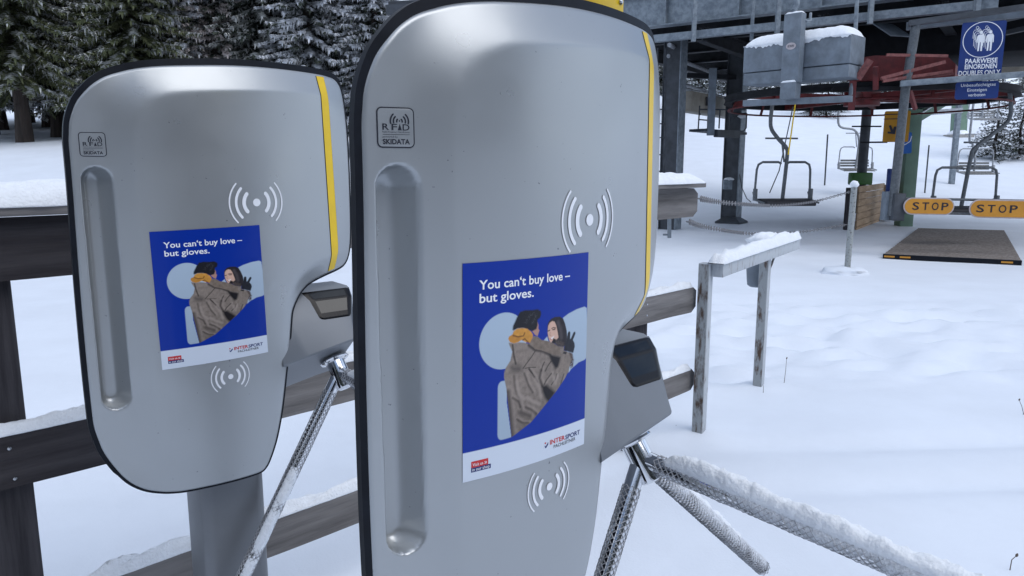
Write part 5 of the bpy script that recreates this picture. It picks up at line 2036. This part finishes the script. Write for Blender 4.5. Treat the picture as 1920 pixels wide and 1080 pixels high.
t_, pl, o, X, Y, N, W, H = flat_sign('doubles_sign', (1805.5, 42.5), (1888.5, 38), (1794, 141.5), (1877, 138), 12.75, 12.5, 0.012, 'sign_blue', 'tall blue sign with the ringed queue symbol saying DOUBLES ONLY')
sign_text(pl, o, X, Y, N, [("PAARWEISE", -0.27, 0.30, -0.235, 0.072, 0.022), ("EINORDNEN", -0.27, 0.30, -0.325, 0.072, 0.022), ("DOUBLES ONLY", -0.37, 0.37, -0.425, 0.072, 0.022)], 'white_print', k=W / 0.78)
mb = MB()


def put2(v_, f_, off=0.0028):
    mb.add([o + X * (x_ * W / 0.76) + Y * y_ + N * off for x_, y_ in v_], f_)


ring = []
n = 48
ecx, ecy, ea, eb = 0.0, 0.135, 0.345, 0.285
vs = [(ecx + k_ * ea * math.cos(2 * math.pi * i / n), ecy + k_ * eb * math.sin(2 * math.pi * i / n)) for i in range(n) for k_ in (0.96, 1.0)]
put2(vs, [(2 * i, 2 * i + 1, 2 * ((i + 1) % n) + 1, 2 * ((i + 1) % n)) for i in range(n)])


def figure(cx, cy, k, line):
    body = [(-.045, .10), (.045, .10), (.062, .075), (.066, -.03), (.05, -.03), (.044, .05), (.040, -.16), (.012, -.16), (.006, -.02), (-.006, -.02), (-.012, -.16), (-.040, -.16), (-.044, .05), (-.05, -.03), (-.066, -.03), (-.062, .075)]
    pts = [(cx + x_ * k, cy + y_ * k) for x_, y_ in body]
    if not line:
        v_, f_ = poly_tri(pts)
        put2(v_, f_, 0.0034)
        v_, f_ = disc(cx, cy + 0.135 * k, 0.027 * k, 14)
        put2(v_, f_, 0.0034)
    else:
        for i in range(len(pts)):
            if i in (4, 5, 6, 7, 8, 9, 10):
                continue
            a_, b_ = Vector(pts[i]), Vector(pts[(i + 1) % len(pts)])
            d_ = (b_ - a_)
            if d_.length < 1e-6:
                continue
            s_ = Vector((-d_.y, d_.x)).normalized() * 0.0035
            put2([a_ - s_, b_ - s_, b_ + s_, a_ + s_], [(0, 1, 2, 3)])
        v_, f_ = arc_strip(cx, cy + 0.135 * k, 0.024 * k, 0.006, 0.0, 6.2, 12, 1)
        put2(v_, f_)


for cx_ in (-0.035, 0.125):
    for j in (3, 2, 1):
        figure(cx_ - 0.025 * j, 0.115 + 0.026 * j, 0.98, True)
    figure(cx_, 0.115, 1.0, False)
mb.build('queue_symbol', 'white_print', pl, smooth=False)
t_, pl, o, X, Y, N, W, H = flat_sign('unattended_boarding_sign', (1793, 154.5), (1875, 151), (1789, 187), (1870, 184), 12.75, 12.5, 0.012, 'sign_blue', 'small wide blue sign below the arm forbidding unattended boarding', 0.04)
sign_text(pl, o, X, Y, N, [("Unbeaufsichtigtes", -0.285, 0.32, 0.062, 0.050, 0.0), ("Einsteigen", -0.165, 0.175, -0.018, 0.050, 0.0), ("verboten", -0.145, 0.155, -0.098, 0.050, 0.0)], 'white_print', k=W / 0.76)

# stop arm
sa = thing('stop_barrier', P(1690, 385, 12.9), 'double tube barrier arm holding the two STOP plates', 'barrier arm')
mb = MB()
for (y0, y1) in ((372, 377), (398, 404)):
    mb.tube([P(1686, y0, 12.95), P(1950, y1, 12.6)], 0.022, 8)
mb.build('arm_tubes', 'tube', sa)
for k, (x0, x1, yc0, yc1, hh, dl, dr, lab) in enumerate(((1693, 1788, 386.0, 387.5, 15.8, 12.85, 12.72, 'left amber STOP plate with rounded end beside the sign post'), (1816, 1938, 390.5, 393.0, 17.3, 12.7, 12.5, 'right amber STOP plate running out of the frame'))):
    t_ = thing('stop_plate', P((x0 + x1) / 2, (yc0 + yc1) / 2, dl), lab, 'stop sign', 'amber STOP plates on the barrier arm')
    a, b = P(x0, yc0, dl), P(x1, yc1, dr)
    X = (b - a).normalized()
    N = Vector((X.y, -X.x, 0)).normalized()
    Y = N.cross(X)
    if Y.z < 0:
        Y = -Y
    o = (a + b) / 2 + N * 0.03
    L = (b - a).length
    r = hh / F_PX * dl
    for nm, k_, of, m_ in (('plate_rim', 1.0, 0.0, 'stop_rim'), ('plate_face', 0.86, 0.006, 'stop_orange')):
        mb = MB()
        rr = r * k_
        pts = rrect(-L / 2 + (r - rr), -rr, L / 2 - (r - rr), rr, rr * 0.98, 8)
        mb.prism([o + N * of + X * p[0] + Y * p[1] for p in pts], -N * 0.016)
        pl = mb.build(nm, m_, t_)
    x_a, x_b = ((-0.285, 0.335) if k == 0 else (-0.41, 0.27))
    # evenly spaced wide letters
    for j, ch in enumerate("STOP"):
        mb2 = MB() if j == 0 else mb2
        w_ = (x_b - x_a) / 4
        v_, f_ = text_fit(ch, x_a + w_ * j + w_ * 0.13, x_a + w_ * j + w_ * 0.83, -0.060, 0.125, 0.012)
        mb2.add([o + N * 0.009 + X * x_ + Y * y_ for x_, y_ in v_], f_)
    mb2.build('lettering', 'dark_print', pl, smooth=False)

# yellow arrow sign, small blue sign
t_, pl, o, X, Y, N, W, H = flat_sign('arrow_sign', (1659, 209), (1709, 207), (1654.5, 266), (1702, 266.5), 15.2, 15.0, 0.02, 'sign_yellow', 'ochre yellow sign with a black down-right arrow partly behind the sign post')
mb = MB()
for (x_, y_, w_, h_) in ((-0.07, 0.24, 0.34, 0.018), (-0.09, 0.15, 0.30, 0.016)):
    mb.add([o + N * 0.004 + X * (x_ + a_ * w_ / 2) + Y * (y_ + b_ * h_ / 2) for a_, b_ in ((-1, -1), (1, -1), (1, 1), (-1, 1))], [(0, 1, 2, 3)])
mb.add([o + N * 0.004 + X * x_ + Y * y_ for x_, y_ in ((-0.14, 0.02), (-0.10, 0.03), (-0.06, -0.06), (-0.045, 0.0), (0.0, 0.0), (-0.015, -0.15), (-0.15, -0.135), (-0.15, -0.095), (-0.095, -0.10))], [(0, 1, 2, 8), (2, 3, 4, 5), (5, 6, 7, 8, 2)])
mb.build('arrow', 'dark_print', pl, smooth=False)
t_, pl, o, X, Y, N, W, H = flat_sign('ski_sign', (1687, 250), (1712, 247), (1684, 288), (1707, 288), 16.2, 16.1, 0.02, 'sign_blue_light', 'small bright blue sign with a white curved line behind the sign post')
mb = MB()
pts = [(-0.13, -0.06), (0.0, -0.03), (0.09, 0.03), (0.12, 0.14)]
for i in range(3):
    a_, b_ = Vector(pts[i]), Vector(pts[i + 1])
    s_ = Vector((-(b_ - a_).y, (b_ - a_).x)).normalized() * 0.009
    mb.add([o + N * 0.004 + X * p.x + Y * p.y for p in (a_ - s_, b_ - s_, b_ + s_, a_ + s_)], [(0, 1, 2, 3)])
mb.build('curve_mark', 'white_print', pl, smooth=False)
mb = MB()
mb.box(P(1668, 338, 17.0), (0.06, 0.05, 0.26), bev=0.02)
tag(mb.build('blue_panel', 'sign_blue'), 'narrow dark blue panel left of the sign post above its bracket', 'panel')

# post with the green box
gp = thing('lamp_post', PZ(1614, 425, 0.0), 'dark grey post with side brackets standing behind the plank barrier', 'post')
mb = MB()
mb.tube([P(1612, 400, 19.5), P(1616, 322, 19.5), P(1628, 180, 19.5)], 0.12, 12)
mb.build('post_tube', 'steel_dark', gp)
mb = MB()
mb.bar(P(1598, 237, 19.4), P(1652, 237, 19.4), 0.06, 0.035)
mb.bar(P(1615, 267, 19.3), P(1662, 266.5, 18.0), 0.05, 0.04)
mb.build('bracket', 'steel_black', gp)
gbx = thing('green_box', P(1613, 347, 19.0), 'bright green box on top of the plank barrier in front of the dark post', 'box')
mb = MB()
mb.box(P(1613, 335, 19.1), (0.27, 0.12, 0.155), bev=0.03)
mb.build('box_body', 'green_box', gbx)
mb = MB()
for x_ in (1604, 1618):
    mb.tube([P(x_, 346, 19.05), P(x_ + 1, 362, 19.05)], 0.012, 5)
mb.build('box_legs', 'steel_dark', gbx)

# plank barrier
pa, pb_ = P(1604, 432, 18.2), P(1652, 411, 21.3)
pa.z, pb_.z = gz(pa.x, pa.y), gz(pb_.x, pb_.y)
px_d = Vector((pb_.x - pa.x, pb_.y - pa.y, 0)).normalized()
px_n = Vector((px_d.y, -px_d.x, 0))
ht = P(1606, 349, pa.y).z
bar_ = thing('plank_barrier', (pa.x, pa.y, pa.z), 'barrier of pale new wooden planks beside the chain post', 'barrier')
LB = (Vector((pb_.x, pb_.y, 0)) - Vector((pa.x, pa.y, 0))).length
nb = 7
ph = (ht - pa.z + 0.1) / nb
mb = MB()
for i in range(nb):
    z0 = pa.z - 0.1 + ph * i
    mb.box(Vector((pa.x, pa.y, z0 + ph / 2)) + px_d * (LB / 2), (LB / 2 + rng.uniform(-.01, .01), 0.022, ph / 2 - 0.006), px_d, px_n, UPZ, bev=0.004)
mb.build('planks', 'new_wood', bar_)
mb = MB()
mb.box(Vector((pb_.x, pb_.y, (ht + pa.z) / 2 - 0.05)) + px_n * 0.05 + px_d * 0.0, (0.05, 0.05, (ht - pa.z) / 2), px_d, px_n, UPZ, bev=0.006)
mb.build('end_post', 'new_wood', bar_)
mb = MB()
da, db = P(1583, 426, 18.0), P(1597, 424, 18.3)
zt_ = P(1590, 356, 18.1).z
mb.box(((da.x + db.x) / 2, (da.y + db.y) / 2, (zt_ + pa.z) / 2), (0.10, 0.05, (zt_ - pa.z) / 2 + 0.05), bev=0.006)
mb.build('dark_end_board', 'wood_post', bar_)
sb = MB()
blob(sb, (pb_.x + 0.15, pb_.y - 0.1, pb_.z + 0.02), (0.55, 0.4, 0.22), seed=12, lump=0.35, nu=24, nv=12)
tag(sb.build('snow_heap', 'snow', angle=180), 'heap of cleared snow at the far end of the plank barrier', 'snow heap')

# boarding mat
mq = [PZ(1655, 484, 0.0), PZ(1915, 497, 0.0), PZ(1882, 436, 0.0), PZ(1722, 432, 0.0)]
mt = thing('boarding_mat', mq[0], 'brown ribbed rubber boarding mat with a black edge lying on the snow', 'mat')
mb = MB()
nu_, nv_ = 30, 40
vs, fs = [], []
for j in range(nv_ + 1):
    for i in range(nu_ + 1):
        s_, t2 = i / nu_, j / nv_
        p = (mq[0] * (1 - s_) + mq[1] * s_) * (1 - t2) + (mq[3] * (1 - s_) + mq[2] * s_) * t2
        vs.append(Vector((p.x, p.y, 0.055 + 0.012 * (j % 2) + 0.004 * noise.noise(p * 3))))
for j in range(nv_):
    for i in range(nu_):
        k = j * (nu_ + 1) + i
        fs.append((k, k + 1, k + nu_ + 2, k + nu_ + 1))
mb.add(vs, fs)
mb.build('mat_surface', 'mat_brown', mt, angle=60)
mb = MB()
ctr = sum((Vector(q) for q in mq), Vector((0, 0, 0))) / 4
for i in range(1):
    a, b = mq[i], mq[(i + 1) % 4]
    mb.bar(Vector((a.x, a.y, 0.028)), Vector((b.x, b.y, 0.028)), 0.05, 0.09)
mb.build('mat_edge', 'rubber', mt)
ed = (mq[1] - mq[0]).normalized()
en = Vector((ed.y, -ed.x, 0))
for s_ in (0.05, 0.17, 0.90):
    mb = MB()
    c = mq[0] + (mq[1] - mq[0]) * s_ + en * 0.028
    mb.box((c.x, c.y, 0.036), (0.08, 0.003, 0.014), ed, en, UPZ)
    mb.build('edge_reflector', 'stop_orange', mt)

# ------------------------------------------------------------------ green towers
gt = thing('green_tower', PZ(1704, 425, 0.0), 'sage green steel tower leg with a branching arm behind the sign post', 'tower')
foot = P(1701, 428, 19.5)
mb = MB()
mb.bar(P(1692, 440, 19.5), P(1712, 205, 19.5), 0.34, 0.34, up=(0, 1, 0), bev=0.02)
mb.build('tower_leg', 'green', gt)
mb = MB()
mb.bar(P(1708, 222, 19.5), P(1792, 172, 20.5), 0.3, 0.3, bev=0.02)
mb.build('tower_arm', 'green', gt)
mb = MB()
mb.bar(P(1722, 214, 19.3), P(1790, 172, 20.3), 0.12, 0.03)
mb.build('arm_snow', 'snow_clump', gt)
g2_ = thing('distant_green_tower', P(1797, 258, 41), 'distant green lift tower on a snow-capped concrete foot', 'tower')
mb = MB()
mb.bar(P(1797, 246, 41), P(1803, 150, 41), 0.58, 0.58, up=(0, 1, 0))
mb.build('tower_leg', 'green', g2_)
mb = MB()
q = P(1797, 258, 41)
mb.box((q.x, q.y, q.z + 0.0), (0.58, 0.5, 0.16), bev=0.03)
mb.build('concrete_foot', 'concrete', g2_)
sb = MB()
blob(sb, (q.x, q.y, q.z + 0.16), (0.56, 0.48, 0.28), seed=2, lump=0.1, nu=20)
sb.build('snow_cap', 'snow_clump', g2_, angle=180)
# snowy frame work seen through below the wheel
up_s = thing('upper_frame', P(1690, 190, 30), 'frosted grey steel frame seen below the bullwheel far behind', 'steel frame')
mb = MB()
for (x0, y0, x1, y1, w_) in ((1590, 183, 1800, 176, 0.22), (1596, 200, 1700, 196, 0.2), (1640, 200, 1658, 176, 0.22), (1746, 202, 1765, 176, 0.22), (1745, 211, 1803, 207, 0.18), (1706, 182, 1750, 181, 0.5)):
    mb.bar(P(x0, y0, 28), P(x1, y1, 28), w_, w_)
mb.build('frame_bars', 'tube_light', up_s)
mb = MB()
for x_ in (1703, 1799):
    p_ = P(x_, 190, 28)
    mb.bar((p_.x, 28, gz(p_.x, 28) - 0.2), (p_.x, 28, p_.z + 0.3), 0.16, 0.16)
mb.build('frame_legs', 'galv', up_s)


# ------------------------------------------------------------------ chairs of the lift
def chair(cx, seat_y, width_px, hang, label, seat_m, tube_m, W=1.18, yaw=0.0, panel=True):
    dep = W * F_PX / width_px
    o = P(cx, seat_y, dep)
    t = thing('lift_chair', o, label, 'lift chair', 'double chairs of the lift', yaw)
    r = 0.030 if seat_m == 'seat_dark' else 0.026
    hb = MB()
    pts = [Vector(((hx - cx) / F_PX * dep, 0, -(hy - seat_y) / F_PX * dep)) for hx, hy in hang]
    # smooth the hanger
    sm = []
    for i in range(len(pts) - 1):
        for k in range(6):
            q = k / 6
            p0, p1, p2, p3 = pts[max(i - 1, 0)], pts[i], pts[i + 1], pts[min(i + 2, len(pts) - 1)]
            sm.append(0.5 * ((2 * p1) + (p2 - p0) * q + (2 * p0 - 5 * p1 + 4 * p2 - p3) * q * q + (3 * p1 - p0 - 3 * p2 + p3) * q ** 3))
    sm.append(pts[-1])
    hb.tube(sm, 0.038, 10)
    hb.build('hanger', tube_m, t, local=True)
    top = (seat_y - min(h_[1] for h_ in hang)) / F_PX * dep
    hz = 0.75                                     # height of the bail above the seat
    bb_ = MB()
    for s in (-1, 1):
        arc = [Vector((0.06 * s, 0, hz - 0.03)), Vector((0.12 * s, 0, hz)), Vector((s * (W / 2 - 0.14), 0, hz)), Vector((s * (W / 2 - 0.05), 0, hz - 0.05)), Vector((s * (W / 2 - 0.02), 0, hz - 0.15)), Vector((s * W / 2, 0.0, 0.12)), Vector((s * W / 2, -0.05, 0.0))]
        bb_.tube(arc, r * 0.8, 8)
    bb_.build('bail_frame', tube_m, t, local=True)
    fr_ = MB()
    for s in (-1, 1):
        fr_.tube([Vector((s * W / 2, 0.06, 0.15)), Vector((s * W / 2, -0.02, 0.0)), Vector((s * (W / 2 - 0.02), -0.40, -0.05))], 0.022, 8)
        fr_.box((s * W / 2, -0.03, 0.10), (0.03, 0.05, 0.12), bev=0.01)
    fr_.tube([Vector((-W / 2, -0.02, 0.0)), Vector((W / 2, -0.02, 0.0))], 0.022, 8)
    fr_.build('seat_frame', tube_m, t, local=True)
    stb = MB()
    if seat_m == 'seat_dark':
        stb.box((0, -0.22, -0.045), (W / 2 - 0.07, 0.21, 0.05), Y=(0, 1, 0.1), Z=(0, -0.1, 1), bev=0.03)
    else:
        for k in range(5):
            y_ = -0.03 - 0.085 * k
            stb.box((0, y_, -0.03 - 0.012 * k), (W / 2 - 0.06, 0.036, 0.016), bev=0.005)
    stb.build('seat', seat_m, t, local=True)
    if panel:
        bk_ = MB()
        for k in range(3):
            bk_.box((0, 0.05 + 0.012 * k, 0.10 + 0.09 * k), (W / 2 - 0.09, 0.012, 0.034), bev=0.005)
        bk_.build('backrest', seat_m, t, local=True)
    cr_ = MB()
    cr_.tube([Vector((-0.34 + pts[2].x * .5, 0, 1.22)), Vector((0.34 + pts[2].x * .5, 0, 1.22))], 0.02, 6)
    cr_.tube([Vector((pts[2].x * .5, 0, 1.22)), Vector((0.0, 0, 0.75))], 0.018, 6)
    cr_.build('cross_bar', tube_m, t, local=True)
    return t


chair(1466, 374, 108, [(1437, 200), (1436, 240), (1451, 262), (1469, 280), (1471, 300), (1467, 374)], 'dark double chair hanging nearest the chains, left of the others', 'seat_dark', 'tube', yaw=0.12, panel=False)
chair(1603, 316, 62, [(1566, 200), (1568, 238), (1596, 246), (1606, 262), (1606, 290), (1604, 316)], 'pale frosted chair partly hidden by the dark post', 'seat_grey', 'tube_light')
chair(1806, 388, 126, [(1874, 176), (1880, 225), (1850, 254), (1817, 281), (1811, 300), (1802, 388)], 'chair with a thick bent hanger behind the STOP plates', 'seat_dark', 'tube', W=1.30, yaw=0.1, panel=False)
chair(1827, 322, 66, [(1813, 185), (1812, 262), (1818, 270), (1822, 285), (1826, 300), (1826, 322)], 'grey slatted chair seen above the STOP plates', 'seat_grey', 'tube_light')
chair(1842, 222, 54, [(1836, 150), (1836, 170), (1838, 180), (1840, 195), (1841, 205), (1841, 222)], 'small far frosted chair under the blue signs', 'seat_grey', 'tube_light')

# yellow rope, thin rod, marker stakes
mb = MB()
mb.tube([P(1491, 196, 14.2), P(1485, 240, 14.2), P(1478, 290, 14.2)], 0.013, 6)
tag(mb.build('yellow_rope', 'yellow'), 'thin yellow rope hanging beside the dark chair', 'rope')
mb = MB()
mb.tube([P(1487, 200, 15.8), P(1472, 270, 15.8), P(1461, 320, 15.8), P(1443, 362, 15.8)], 0.012, 5)
tag(mb.build('dark_cable', 'steel_dark'), 'thin dark cable slanting behind the dark chair', 'cable')
for (x0, y0, x1, y1, dp, lab) in ((1552, 252, 1546, 350, 27.9, 'thin marker stake left of the frosted chair'), (1742, 272, 1734, 360, 26.5, 'thin marker stake left of the STOP chair')):
    mb = MB()
    a = P(x1, y1, dp)
    a.z = gz(a.x, a.y) - 0.2
    mb.tube([a, P(x0, y0, dp)], 0.028, 6)
    tag(mb.build('marker_stake', 'steel_dark'), lab, 'stake', 'marker stakes on the slope')

# ------------------------------------------------------------------ shelter corner behind the near gate
sh = thing('shelter', P(728, 300, 14.0), 'corner of a dark shelter roof on a slim post above the near gate', 'shelter')
s0, s1 = P(726, 19, 14.0), P(905, 2, 13.5)
s1.z = s0.z
sd_ = (s1 - s0).normalized()
sn = Vector((-sd_.y, sd_.x, 0))
sL = (s1 - s0).length
mb = MB()
mb.bar(s0, s1, 0.10, 0.17)
mb.build('roof_edge', 'steel_dark', sh)
mb = MB()
mb.box((s0 + s1) / 2 + sn * 1.1 + UPZ * 0.11, (sL / 2, 1.05, 0.05), sd_, sn, UPZ)
mb.build('roof_slab', 'steel_dark', sh)
sb = MB()
snow_strip(sb, s0 + sn * 1.1 + UPZ * 0.16 + sd_ * 0.05, s1 + sn * 1.1 + UPZ * 0.16 - sd_ * 0.05, 2.0, 0.14, seed=40, lump=0.2, across=sn)
sb.build('snow_layer', 'snow_clump', sh, angle=180)
for (k, b_) in ((0.03, 0.12), (sL - 0.06, 0.12), (0.03, 2.0), (sL - 0.06, 2.0)):
    q = s0 + sd_ * k + sn * b_
    g_ = gz(q.x, q.y) - 0.1
    mb = MB()
    mb.box((q.x, q.y, (s0.z - 0.09 + g_) / 2), (0.045, 0.045, (s0.z - 0.09 - g_) / 2))
    mb.build('shelter_post', 'galv', sh)
mb = MB()
mb.box((s0 + s1) / 2 + sn * 0.12 - UPZ * 0.30, (sL / 2 - 0.06, 0.02, 0.2), sd_, sn, UPZ)
mb.build('light_panel', 'galv', sh)
